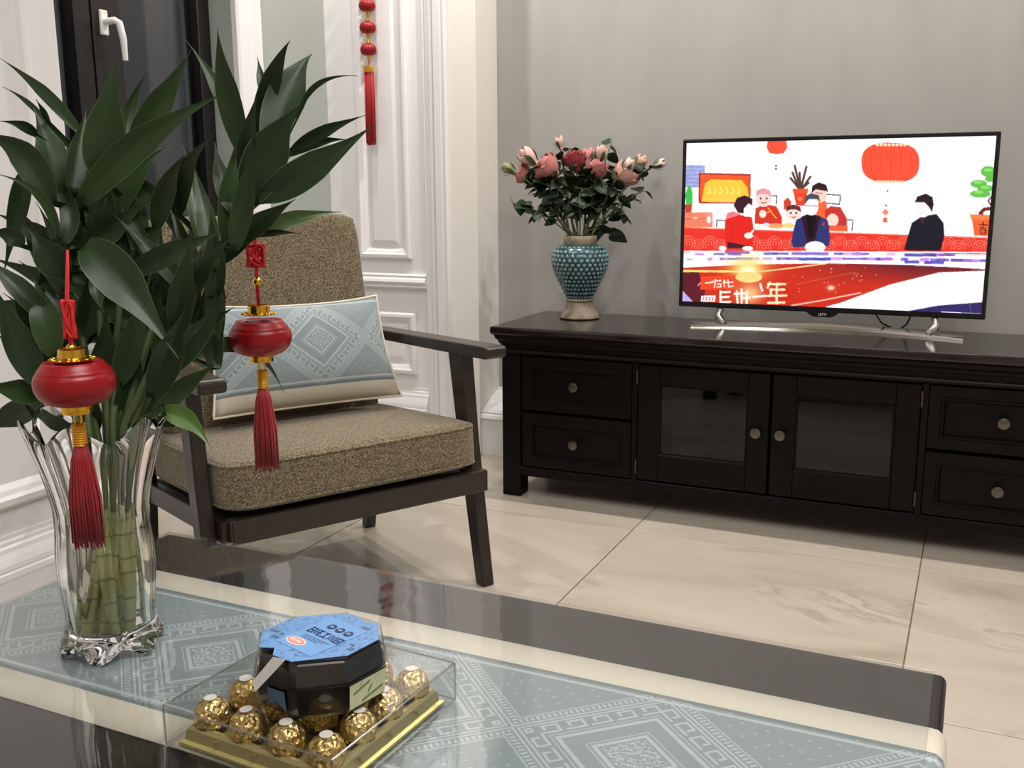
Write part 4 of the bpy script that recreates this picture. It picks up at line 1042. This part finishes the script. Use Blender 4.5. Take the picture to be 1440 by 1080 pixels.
def leaf(base, mid, tip, wpx, t0=0.0, t1=0.0, mat='leaf', tw=None, stalk=None, face=None):
    """blade from base to tip given as picture points with distances, built as a folded 3D strip"""
    rd = random.Random(1000+LEAF_N[0]); LEAF_N[0] += 1
    tm = (t0+t1)/2+rd.uniform(-.01, .01)
    p0, p1, p2 = att(*base, TD+t0), att(*mid, TD+tm), att(*tip, TD+t1)
    c = p1*2-(p0+p2)/2
    w = wpx*.5*(TD+tm)/F_PX
    if tw is None: tw = rd.uniform(-.5, .5)
    n = 16; pts = []; tans = []
    for i in range(n+1):
        s = i/n; pts.append(p0*(1-s)**2+c*2*s*(1-s)+p2*s*s); tans.append(((c-p0)*(1-s)+(p2-c)*s).normalized())
    if stalk is None: stalk = min(stalks, key=lambda s_: min((p-p0).length for p in s_[2][7:]))
    root, b0 = stalk[0], stalk[1]
    # carry the blade's sheath down onto the stalk
    j = min(range(7, len(stalk[2])), key=lambda i_: (stalk[2][i_]-p0).length); sp = stalk[2][j]
    bm = NB(); uvl = bm.loops.layers.uv.new('UVMap'); rows = []; uvs = {}
    if (sp-p0).length > .006:
        pts = [sp.lerp(p0, i/4) for i in range(4)]+pts; tans = [(p0-sp).normalized()]*4+tans; off = 4
    else: off = 0
    N = len(pts)
    for i in range(N):
        s = (i-off)/n
        if s < 0: wd = .0030+(s*4/off+1 if off else 0)*0+.0006
        else: wd = 1.08*w*(max(0.0, math.sin(PI*(.05+.95*s)**.70)))**.95*(1-.72*max(0, s-.5)/.5)
        if s > .97: wd = max(.0003, wd*.4)
        wd = max(wd, .0030 if s < .08 else .0004)
        view = (pts[i]-EYE).normalized(); sd = tans[i].cross(view)
        sd = sd.normalized() if sd.length > 1e-4 else RT.copy()
        sd = Quaternion(tans[i], tw*(.35+.65*max(0, s))) @ sd; nr = sd.cross(tans[i]).normalized()
        row = []
        for jx, a in enumerate((-1, -.6, -.25, 0, .25, .6, 1)):
            fold = abs(a)**1.2*wd*.28
            wav = .06*wd*math.sin(s*11+a*2+LEAF_N[0]) if abs(a) > .5 else 0
            v = bm.verts.new(pts[i]+sd*a*wd-nr*fold+nr*wav-b0); uvs[v] = ((a+1)/2, max(0, s)); row.append(v)
        rows.append(row)
    grid_faces(bm, rows)
    for f in bm.faces:
        for l in f.loops: l[uvl].uv = uvs[l.vert]
    me = bpy.data.meshes.new('leaf'); bm.to_mesh(me); bm.free()
    for p in me.polygons: p.use_smooth = True
    return link('leaf', me, MT[mat], root)
BIG = [
 ((113, 187), (58, 127), (0, 82), 17), ((68, 175), (38, 143), (3, 122), 8), ((68, 172), (60, 155), (50, 139), 8), ((50, 190), (30, 176), (-3, 170), 14),
 ((84, 262), (68, 205), (47, 152), 40), ((102, 270), (110, 210), (122, 150), 27), ((143, 250), (150, 175), (163, 75), 53), ((178, 200), (184, 150), (205, 104), 17),
 ((185, 205), (228, 138), (270, 68), 36), ((115, 285), (205, 195), (317, 131), 40), ((330, 190), (303, 120), (262, 57), 19), ((345, 222), (318, 118), (306, 40), 32),
 ((72, 285), (30, 215), (-30, 190), 40), ((80, 335), (55, 275), (-12, 243), 14), ((35, 241), (22, 305), (4, 390), 26), ((85, 345), (95, 285), (46, 218), 24),
 ((120, 345), (178, 405), (252, 505), 58), ((285, 345), (272, 275), (258, 206), 22, 'leaf_olive'), ((175, 255), (222, 285), (249, 342), 27), ((180, 385), (250, 352), (312, 326), 30),
 ((355, 205), (384, 108), (408, 57), 27), ((378, 210), (408, 122), (439, 76), 48), ((424, 150), (452, 115), (503, 107), 8), ((352, 285), (382, 205), (424, 146), 56),
 ((413, 208), (462, 182), (514, 162), 17), ((370, 278), (448, 232), (526, 175), 44), ((398, 220), (448, 200), (490, 197), 14), ((372, 254), (408, 234), (440, 221), 13),
 ((360, 328), (418, 306), (480, 298), 21, 'leaf_olive'), ((322, 346), (372, 308), (416, 280), 28), ((354, 332), (390, 327), (424, 329), 9), ((368, 130), (366, 105), (362, 80), 11),
 ((318, 340), (326, 260), (335, 185), 30), ((222, 577), (265, 540), (308, 510), 25), ((228, 580), (266, 592), (298, 634), 27, 'leaf_lime'), 
 ((228, 525), (278, 470), (322, 412), 34), ((172, 602), (185, 540), (198, 480), 36), ((95, 372), (113, 320), (150, 272), 52), ((90, 385), (66, 355), (40, 320), 42),
 ((100, 345), (78, 350), (55, 372), 26), ((118, 350), (160, 318), (212, 280), 34), ((140, 380), (138, 412), (146, 440), 22, 'leaf_olive'), ((60, 555), (20, 548), (-30, 540), 32),
 ((60, 560), (15, 585), (-30, 605), 34), ((70, 470), (40, 430), (10, 378), 36), ((60, 480), (25, 440), (-20, 425), 40), ((55, 540), (20, 470), (-8, 400), 40),
 ((75, 500), (62, 440), (48, 392), 38), ((85, 480), (82, 420), (75, 360), 40), ((120, 470), (128, 420), (120, 372), 34), ((150, 560), (148, 500), (150, 430), 40),
 ((165, 540), (190, 470), (205, 400), 34), ((215, 560), (240, 490), (262, 430), 40), ((225, 510), (250, 440), (300, 380), 36), ((245, 430), (280, 380), (330, 330), 34),
 ((250, 470), (258, 400), (270, 330), 34), ((300, 420), (300, 360), (295, 290), 30), ((330, 350), (345, 270), (355, 200), 28), ((310, 370), (350, 330), (395, 300), 22),
 ((300, 380), (288, 300), (268, 220), 26), ((250, 300), (262, 240), (300, 190), 30), ((220, 320), (236, 260), (262, 215), 28), ((145, 330), (188, 250), (240, 205), 30),
 ((100, 600), (60, 590), (30, 560), 20), ((130, 610), (120, 560), (96, 520), 32), ((195, 610), (225, 560), (250, 520), 30), ((10, 470), (2, 440), (-14, 392), 30),
 ((70, 450), (20, 400), (-25, 360), 30), ((30, 345), (12, 330), (-20, 326), 24), ((92, 300), (72, 255), (38, 225), 18),
 ((345, 250), (350, 190), (362, 130), 26), ((330, 300), (312, 250), (302, 200), 26), ((275, 470), (300, 450), (330, 432), 16), ((240, 600), (240, 560), (238, 520), 26),
]
for k, L in enumerate(BIG):
    rd = random.Random(500+k); mt = L[4] if len(L) > 4 else 'leaf'
    t0 = rd.uniform(-.035, .015); t1 = t0+rd.uniform(-.08, .05)
    if k in (16, 9, 6, 38, 23, 25): t0, t1 = -.05, -.07
    leaf(L[0], L[1], L[2], L[3], t0, t1, mt)
leaf((262, 505), (345, 488), (399, 552), 20, .05, .20, 'leaf_olive', tw=.2)
# smaller blades filling the heart of the bunch
for k in range(92):
    rd = random.Random(700+k); st = stalks[rd.randrange(len(stalks))]; bx, by = st[3]
    b_ = (bx+rd.uniform(-18, 18), by+rd.uniform(30, 200)); a = rd.gauss(0, .55)+(.012*(bx-190) if abs(bx-190) > 60 else 0)*.5; Ln = rd.uniform(110, 190)
    if b_[1] > 560: continue
    tp_ = (b_[0]+math.sin(a)*Ln, b_[1]-math.cos(a)*Ln)
    if tp_[0] > 318 or tp_[0] < -20 or tp_[1] < 175 or (tp_[0] > 300 and tp_[1] > 400): continue
    md = ((b_[0]+tp_[0])/2+rd.uniform(-8, 8), (b_[1]+tp_[1])/2-rd.uniform(0, 14))
    t0 = rd.uniform(.0, .06); leaf(b_, md, tp_, rd.uniform(20, 34), t0, t0+rd.uniform(-.03, .05))

# ------------------------------------------------------------------ the two hanging lanterns
def hang_lantern(px, py, t, label, cord_top, knot, tall_cap):
    c = att(px, py, t); k = t/F_PX
    root = tag(empty('hanging_lantern', c), label, 'lantern', 'small red lanterns on the plant')
    r, h = (.0425, .0255)
    def z_(y): # height above the lantern's middle for a picture row
        p = att(px, y, t); return p.z-c.z
    # satin body with rolled grooves
    bm = NB(); prof = []
    for i in range(61):
        a = -PI/2+PI*i/60; rr = r*abs(math.cos(a))**.62; zz = h*math.sin(a)
        if zz > 0: zz += .0030*math.exp(-((rr-r*.70)/.0030)**2) - .0034*math.exp(-((rr-r*.56)/.0040)**2)
        if abs(zz-h*.42) < .02 and rr > r*.75: rr -= .0009*math.exp(-((zz-h*.45)/.0016)**2)
        prof.append((rr if i not in (0, 60) else 0, zz - (.006*max(0, 1-rr/(r*.55)) if zz > 0 else -.004*max(0, 1-rr/(r*.5)))))
    lathe(bm, prof, 48); obj('body', bm, MT['satin'], root, 180)
    zt = h+(.004 if tall_cap else .010)
    bm = NB(); lathe(bm, [(.0, zt-.004), (.021, zt-.0045), (.0215, zt-.003), (.0150, zt-.001), (.0145, zt+.008), (.0125, zt+.0085), (.012, zt+.001), (0, zt+.001)], 36)
    cap = obj('cap', bm, MT['gold'], root, 40)
    for q in range(14):
        th = 2*PI*q/14; bm = NB()
        bmesh.ops.create_icosphere(bm, subdivisions=1, radius=.0032, matrix=Matrix.Translation((.0205*math.cos(th), .0205*math.sin(th), zt-.003)) @ Matrix.Rotation(th, 4, 'Z') @ Matrix.Diagonal((1.5, .8, .55, 1)))
        obj('petal_tip', bm, MT['gold'], cap, 180)
    bm = NB(); lathe(bm, [(0, -h+.001), (.0160, -h+.001), (.0165, -h-.001), (.0160, -h-.008), (.0130, -h-.0085), (.0125, -h-.002), (0, -h-.002)], 32); obj('lower_cap', bm, MT['gold'], root, 40)
    zr = -h-.0145
    bm = NB(); tube(bm, [(.0055*math.cos(a), 0, zr+.0085*math.sin(a)) for a in (2*PI*i/20 for i in range(20))], .0014, 6, closed=True); obj('ring', bm, MT['gold'], root, 180)
    zc0, zc1 = zr-.006, zr-.030
    bm = NB(); pts = []; nt = 9
    for i in range(nt*14+1):
        a = 2*PI*i/14; pts.append((.0066*math.cos(a), .0066*math.sin(a), zc0-(zc0-zc1)*i/(nt*14)))
    tube(bm, pts, .0016, 5); lathe(bm, [(0, zc0), (.0058, zc0), (.0062, zc1), (0, zc1)], 16); obj('wrapping', bm, MT['gold_thread'], root, 180)
    ze = zc1-.116
    bm = NB(); rd = random.Random(int(px))
    lathe(bm, [(.006, zc1+.001), (.0085, zc1-.012), (.0115, zc1-.04), (.0125, ze+.012), (.009, ze+.006), (0, ze+.01)], 18)
    for i in range(90):
        a = rd.uniform(0, 2*PI); rr = .0175*math.sqrt(rd.uniform(.35, 1)); e = ze+rd.uniform(-.003, .006)
        tube(bm, [(.0055*math.cos(a), .0055*math.sin(a), zc1+.001), (rr*.62*math.cos(a), rr*.62*math.sin(a), zc1-.018), (rr*.95*math.cos(a+.1), rr*.95*math.sin(a+.1), zc1-.06), (rr*math.cos(a+.15), rr*math.sin(a+.15), e)], [.0008, .0011, .0011, .0007], 4)
    obj('tassel', bm, MT['tassel'], root, 180)
    # hanging cord with its knot and gold bead
    zk0, zk1 = z_(knot[1]), z_(knot[0]); zb = z_(knot[2])
    bm = NB(); bmesh.ops.create_uvsphere(bm, u_segments=16, v_segments=10, radius=.0062, matrix=Matrix.Translation((0, 0, zb))); obj('bead', bm, MT['gold'], root, 180)
    ztop = z_(cord_top[1])
    off = att(cord_top[0], cord_top[1], t)-c
    base_x = off - Vector((0, 0, off.z))
    bm = NB()
    for sgn in (-1, 1):
        tube(bm, [Vector((sgn*.0014, 0, zt)), Vector((sgn*.0016, 0, zb)), Vector((sgn*.0016, 0, zk0)), Vector((sgn*.0014, 0, zk1)), base_x*.5+Vector((sgn*.0012, 0, (zk1+ztop)/2)), base_x+Vector((0, 0, ztop))], .0013, 6)
    obj('cord', bm, MT['red_cord'], root, 180)
    bm = NB(); kh = (zk1-zk0)/2; kc = (zk0+zk1)/2; kw = knot[3]
    pts = []
    for i in range(241):
        a = 2*PI*i/240; pts.append(RT*kw*math.sin(7*a+.4)*.9+Vector((0, 0, kc+kh*math.sin(6*a)*.9))+FW*.0022*math.cos(9*a))
    tube(bm, pts, .0019, 5); obj('knot', bm, MT['red_cord'], root, 180)
hang_lantern(105, 538, 1.085, 'red satin lantern with gold cap and tassel hanging before the glass vase', (95, 352), (418, 476, 489, .006), True)
hang_lantern(366, 474, 1.36, 'red satin lantern with gold cap and tassel hanging before the armchair pillow', (354, 283), (341, 375, 395, .013), False)

# ------------------------------------------------------------------ the long string of lanterns on the panelled wall
yq = Y_PAN-.045
sx = ony(518, 70, yq).x
cords = [ony(517, y, yq).z for y in (8, 39, 70)]
dz = (cords[0]-cords[2])/2
zc = [cords[0]+dz*2, cords[0]+dz, cords[0], cords[1], cords[2]]
tas0, tas1 = ony(519, 92, yq).z, ony(522, 205, yq).z
ls = tag(empty('lantern_string', (sx, yq, tas1)), 'string of small red lanterns with a long tassel on the panelled wall', 'lantern string')
def lp(name, bm, mat, parent=None, smooth=180): return obj(name, bm, mat, parent or ls, smooth)
bm = NB(); tube(bm, [(0, 0, tas0-tas1), (0, 0, zc[0]+.20-tas1)], .0014, 6); lp('cord', bm, MT['red_cord'])
for z in zc:
    z -= tas1; bm = NB(); r, h = .0292, .0225
    prof = [(0, -h)]+[(r*abs(math.cos(a))**.75, h*math.sin(a)) for a in (-PI/2+PI*i/14 for i in range(1, 14))]+[(0, h)]
    lathe(bm, prof, 64, (0, 0, z), lambda r_, z_2, th: (r_*(1+.055*math.cos(20*th)), z_2)); ll = lp('lantern', bm, MT['satin'])
    for s in (-1, 1):
        bm = NB(); lathe(bm, [(0, 0), (.012, 0), (.012, .003), (.0065, .006), (.0055, .016), (0, .016)], 14)
        if s < 0:
            for v in bm.verts: v.co.z *= -1
        for v in bm.verts: v.co.z += z+s*(h-.002)
        lp('collar', bm, MT['gold'], ll, 40)
tw_ = .0165
bm = NB(); box(bm, -.0175, .0175, -.009, .009, tas0-tas1-.026, tas0-tas1, .003, 2); lp('tassel_band', bm, MT['gold_thread'])
bm = NB(); rd = random.Random(5)
box(bm, -.016, .016, -.006, .006, .016, tas0-tas1-.026, .002, 1)
for i in range(70):
    x0 = rd.uniform(-.0165, .0165); y0 = rd.uniform(-.0085, .0085); e = .012*abs(rd.gauss(0, .8))
    tube(bm, [(x0, y0, tas0-tas1-.025), (x0*1.03, y0, (tas0-tas1)*.5), (x0*1.0, y0, e)], .0011, 4)
lp('tassel', bm, MT['dark_tassel'])

# ------------------------------------------------------------------ box of foil chocolates with the octagonal tub on it
BXC = Vector((-.598, .786, ZS)); BR = math.radians(-3.3); BS = .218
cb = tag(empty('chocolate_box', BXC, BR), 'square clear lidded box with gold tray holding foil chocolates', 'box')
bm = NB(); hs = BS/2-.011
box(bm, -hs+.006, hs-.006, -hs+.006, hs-.006, .0, .011, .002, 2)
frame_mould(bm, [(-hs+.004, -hs+.004, 0), (hs-.004, -hs+.004, 0), (hs-.004, hs-.004, 0), (-hs+.004, hs-.004, 0)], (0, 0, 1), [(0, .004), (.002, .016), (.005, .019), (.009, .019), (.011, .016), (.011, .010)])
tray = obj('tray', bm, MT['gold_tray'], cb)
bm = NB(); frame_mould(bm, [(-hs, -hs, 0), (hs, -hs, 0), (hs, hs, 0), (-hs, hs, 0)], (0, 0, 1), [(0, 0), (0, .003), (.003, .005), (.008, .005), (.008, 0)]); obj('tray_rim', bm, MT['tray_edge'], tray)
hs = BS/2; bm = NB(); o2 = hs-.001; i2 = hs-.0020; lh = .0470
frame_mould(bm, [(-o2, -o2, 0), (o2, -o2, 0), (o2, o2, 0), (-o2, o2, 0)], (0, 0, 1), [(0, .0052), (0, lh-.003), (.003, lh)])
c_ = o2-.003; bm.faces.new([bm.verts.new(p) for p in ((-c_, -c_, lh), (c_, -c_, lh), (c_, c_, lh), (-c_, c_, lh))])
bmesh.ops.remove_doubles(bm, verts=bm.verts[:], dist=.0003)
lid = obj('lid', bm, MT['clear_plastic'], cb, None)
for a, b in (((-1, -1), (1, -1)), ((1, -1), (1, 1)), ((1, 1), (-1, 1)), ((-1, 1), (-1, -1))):
    e = o2-.0014; bm = NB(); tube(bm, [(a[0]*e, a[1]*e, lh-.0014), (b[0]*e, b[1]*e, lh-.0014)], .0012, 6); tube(bm, [(a[0]*e, a[1]*e, .004), (a[0]*e, a[1]*e, lh-.0014)], .0009, 6)
    tube(bm, [(a[0]*e, a[1]*e, .003), (b[0]*e, b[1]*e, .003)], .0010, 6); obj('lid_fold', bm, MT['lid_edge'], lid, 60)
# moulded cells of the tray between the chocolates
for gi in range(1, 4):
    for ax in (0, 1):
        bm = NB(); w0 = -.098+gi*.049
        for seg in range(4):
            a0 = -.098+seg*.049
            hgt_ = .020
            q = [(a0+.001, .0105)]+[(a0+.001+.047*m_/16, .0155-.0040*math.sin(PI*m_/16)**.7) for m_ in range(17)]+[(a0+.048, .0105)]
            if ax: prism(bm, [(w0-.0012, y_, z_2) for y_, z_2 in q], (.0024, 0, 0))
            else: prism(bm, [(x_, w0-.0012, z_2) for x_, z_2 in q], (0, .0024, 0))
        obj('tray_divider', bm, MT['gold_tray'], tray)
GZ = .011
choc = None
def make_choc(label):
    r = tag(empty('chocolate', (0, 0, 0)), label, 'chocolate', 'foil chocolates in the clear box')
    rd = random.Random(3)
    bm = NB(); bmesh.ops.create_icosphere(bm, subdivisions=4, radius=.0185)
    for v in bm.verts:
        d = v.co.normalized(); a = math.atan2(d.y, d.x)
        k = .055*math.sin(a*17+d.z*9)*math.sin(a*7+d.z*23+1)+.035*math.sin(d.x*31+d.y*27)*math.sin(d.z*29)
        fl = .16*max(0, -d.z-.1)
        v.co = d*.0180*(1+k*(1-max(0, d.z)*.6)+fl); v.co.z = max(v.co.z, -.0140)
        v.co.z += .0165
    obj('foil', bm, MT['foil'], r, 25)
    bm = NB(); n = 48; rows = []
    for rad, z, am in ((.0150, .0008, 0), (.0168, .0035, .0003), (.0186, .0075, .0007)):
        rows.append([bm.verts.new(((rad*.93+am*(1 if k % 2 else -1))*math.cos(2*PI*k/n), (rad*.93+am*(1 if k % 2 else -1))*math.sin(2*PI*k/n), z)) for k in range(n)])
    grid_faces(bm, rows, closed_u=True); bm.faces.new(rows[0][::-1]); obj('paper_cup', bm, MT['cup'], r)
    bm = NB(); lathe(bm, [(0, .0), (.0066, 0), (.0066, .0006), (0, .0008)], 20, (0, 0, .0343)); obj('sticker', bm, MT['sticker'], r, 40)
    return r
def dup(root):
    r = root.copy(); COL.objects.link(r)
    for ch in root.children:
        c2 = ch.copy(); COL.objects.link(c2); c2.parent = r
    return r
proto = None
Mb = Matrix.Translation(BXC) @ Matrix.Rotation(BR, 4, 'Z')
for i in range(4):
    for j in range(4):
        if proto is None: proto = make_choc('round chocolate in crinkled gold foil with a white sticker in the clear box'); o = proto
        else: o = dup(proto)
        rd = random.Random(i*7+j)
        ei, ej = i in (0, 3), j in (0, 3)
        if not ei and not ej: o['label'] = 'gold foil chocolate in the middle of the box beneath the dark tub'
        elif ei and ej: o['label'] = 'gold foil chocolate in the box corner ' + {(0, 0): 'nearest the glass vase, away from the armchair', (0, 3): 'pointing to the glass vase and armchair', (3, 0): 'furthest from the vase and armchair', (3, 3): 'pointing to the television cabinet'}[(i, j)]
        elif ei: o['label'] = 'gold foil chocolate midway along the box side ' + ('facing the glass vase' if i == 0 else 'turned away from the glass vase')
        else: o['label'] = 'gold foil chocolate midway along the box side ' + ('facing away from the television' if j == 0 else 'facing the television cabinet')
        o.matrix_world = Mb @ Matrix.Translation((-.0735+.049*i, -.0735+.049*j, .0115)) @ Matrix.Rotation(rd.uniform(0, 6), 4, 'Z') @ Matrix.Rotation(rd.uniform(-.08, .08), 4, 'X') 
# the octagonal tub
ZB = ZS+lh+.0008
TC = Vector((-.579, .774, ZB)); tr_ = math.radians(36)
tub = tag(empty('candy_tub', TC, tr_), 'dark octagonal plastic tub with sky blue label on top of the chocolate box', 'tub')
HX, HY = .064, .056; c1 = .0245
def octa(k, z):  # long octagon, front edge towards -y
    return [(-c1*k, -HY*k, z), (c1*k, -HY*k, z), (HX*k, -.020*k, z), (HX*k, .022*k, z), (c1*1.2*k, HY*k, z), (-c1*1.2*k, HY*k, z), (-HX*k, .022*k, z), (-HX*k, -.020*k, z)]
def octloft(bm, prof, cap0=True, cap1=True):
    rows = [[bm.verts.new(p) for p in octa(k, z)] for k, z in prof]; grid_faces(bm, rows, closed_u=True)
    if cap0: bm.faces.new(rows[0][::-1])
    if cap1: bm.faces.new(rows[-1])
bm = NB(); octloft(bm, [(.90, .0), (.94, .003), (.985, .030), (.955, .0305), (.93, .054), (.90, .0555)]); body = obj('filling', bm, MT['dark_choc'], tub)
bm = NB(); octloft(bm, [(.93, -.0004), (.965, .003), (1.005, .0312), (1.045, .0318), (1.045, .0335), (1.005, .034), (.985, .0560), (.955, .0595)]); obj('clear_shell', bm, MT['tub_clear'], tub)
LZ = .0600
bm = NB(); L0 = [(p[0], p[1]) for p in octa(.93, 0)]
pts = [(-.046, -.034), (-.028, -.052), (.026, -.050), (.058, -.020), (.060, .018), (.046, .024), (.040, .038), (.026, .050), (-.024, .051), (-.040, .040), (-.059, .020), (-.060, -.014), (-.045, -.018)]
prism(bm, [(x, y, LZ-.0002) for x, y in pts], (0, 0, .0006)); lab = obj('label', bm, MT['label_mottle'], tub)
lz = LZ+.0006
def flat(bm, pts, dz=0.0): prism(bm, [(x, y, lz+dz) for x, y in pts], (0, 0, .0002))
# the label's own axes are turned: its title runs from upper left to lower right
ca, sa = math.cos(math.radians(-52)), math.sin(math.radians(-52))
def LL(u, v): return (u*ca-v*sa, u*sa+v*ca)
def quad(bm, u0, u1, v0, v1, dz=0.0): flat(bm, [LL(u0, v0), LL(u1, v0), LL(u1, v1), LL(u0, v1)], dz)
bm = NB(); quad(bm, -.026, .030, -.036, .036); obj('title_panel', bm, MT['label_blue'], lab)
bm = NB()
for k, u in enumerate((-.006, .007, .020)):
    c = LL(u, .020); n = 16
    ring_ = [(c[0]+.0055*math.cos(2*PI*i/n), c[1]+.0055*math.sin(2*PI*i/n)) for i in range(n)]
    flat(bm, ring_, .0003)
obj('roundel', bm, MT['ink'], lab)
bm = NB()
for k, u in enumerate((-.006, .007, .020)): quad(bm, u-.0028, u+.0028, .0185, .0215, .0006)
obj('roundel_mark', bm, MT['label_blue'], lab)
# five bold strokes-built title characters (not legible in the photograph)
GL = [[(-.45, .45, -.5, -.35), (-.45, -.25, -.5, .5), (.25, .45, -.5, .5), (-.45, .45, .35, .5), (-.2, .2, -.1, .1)],
      [(-.5, -.3, -.4, .5), (-.2, .45, .3, .5), (.0, .2, -.5, .5), (-.2, .45, -.1, .05), (.25, .5, -.5, -.3)],
      [(-.4, .4, .3, .48), (-.1, .1, -.4, .4), (-.5, .5, -.5, -.32)],
      [(-.45, -.28, -.45, .5), (-.08, .08, -.4, .4), (.28, .45, -.5, .5)],
      [(-.5, .5, .3, .48), (-.5, -.3, -.5, .4), (.3, .5, -.5, .4), (-.2, .2, -.2, .1), (-.5, .5, -.5, -.36)]]
bm = NB()
for k, g in enumerate(GL):
    u0 = -.016+k*.0102
    for (a, b, c, d) in g: quad(bm, u0+a*.0088, u0+b*.0088, .003+c*.0115, .003+d*.0115, .0003)
obj('title_lettering', bm, MT['ink'], lab)
bm = NB()
for k in range(3): quad(bm, -.014, .024-.006*k, -.0085-k*.0028, -.0075-k*.0028, .0003)
rd = random.Random(8)
for k in range(26):
    u, v = rd.uniform(-.055, .055), rd.uniform(-.045, .045)
    if -.026 < u < .032 and -.037 < v < .04: continue
    p = LL(u, v)
    if abs(p[0]) > .048 or abs(p[1]) > .040: continue
    quad(bm, u-.005, u+rd.uniform(.0, .006), v-.0015, v+rd.uniform(.001, .0045), .0001*(k % 3))
sp_ = obj('small_print', bm, MT['grey_ink'], lab); sp_['kind'] = 'stuff'
def oval(rx, ry, cx, cy): return [LL(cx+rx*math.cos(2*PI*i/20), cy+ry*math.sin(2*PI*i/20)) for i in range(20)]
bm = NB(); flat(bm, oval(.0135, .0070, -.0085, -.024), .0003); obj('badge_rim', bm, MT['badge_rim'], lab)
bm = NB(); flat(bm, oval(.0120, .0056, -.0085, -.024), .0006); obj('badge', bm, MT['badge'], lab)
bm = NB()
for k in range(4): quad(bm, -.0160+k*.0042, -.0135+k*.0042, -.0262, -.0220, .0009)
obj('badge_lettering', bm, MT['badge_rim'], lab)
# stickers on the side facets
def facet_sticker(name, i, a0, a1, z0, z1, mat, notch=False, out=.0012):
    p, q = Vector(octa(1.0, 0)[i]), Vector(octa(1.0, 0)[(i+1) % 8]); e = q-p; nrm_ = Vector((e.y, -e.x, 0)).normalized()
    def at(a, z): kz = .965+(.040)*(z-.003)/.028 if z < .0312 else 1.0-.02*(z-.034)/.022; w = p*kz+e*kz*a; return (w.x+nrm_.x*out, w.y+nrm_.y*out, z)
    pp = [at(a0, z0), at(a1, z0), at(a1, z1), at(a0, z1)]
    if notch: pp = [at(a0, z0+.004), at((a0+a1)/2, z0+.009), at(a1, z0), at(a1, z1), at(a0, z1)]
    bm = NB(); prism(bm, pp, nrm_*.0004); return obj(name, bm, mat, tub), at, nrm_
s1, at1, n1 = facet_sticker('side_sticker', 1, .03, .97, .004, .030, MT['side_green'])
for a, b, z0, z1 in ((.12, .55, .018, .021), (.35, .9, .006, .009), (.3, .34, .022, .024), (.5, .6, .012, .016)):
    pz = [at1(a, z0), at1(b, z0+.006), at1(b, z1+.006), at1(a, z1)]; bm = NB(); prism(bm, [Vector(p)+n1*.0003 for p in pz], n1*.0003); obj('sticker_mark', bm, MT['side_mark'], s1)
facet_sticker('side_sticker', 7, .30, .72, .004, .026, MT['side_blue'], True)
bm = NB(); p0 = [(-.034, -.049, LZ+.0006), (-.046, -.040, LZ+.0004), (-.066, -.046, .040), (-.063, -.053, .033)]
prism(bm, p0, (.0006, .0006, .0006)); obj('tape_flap', bm, MT['flap'], tub)
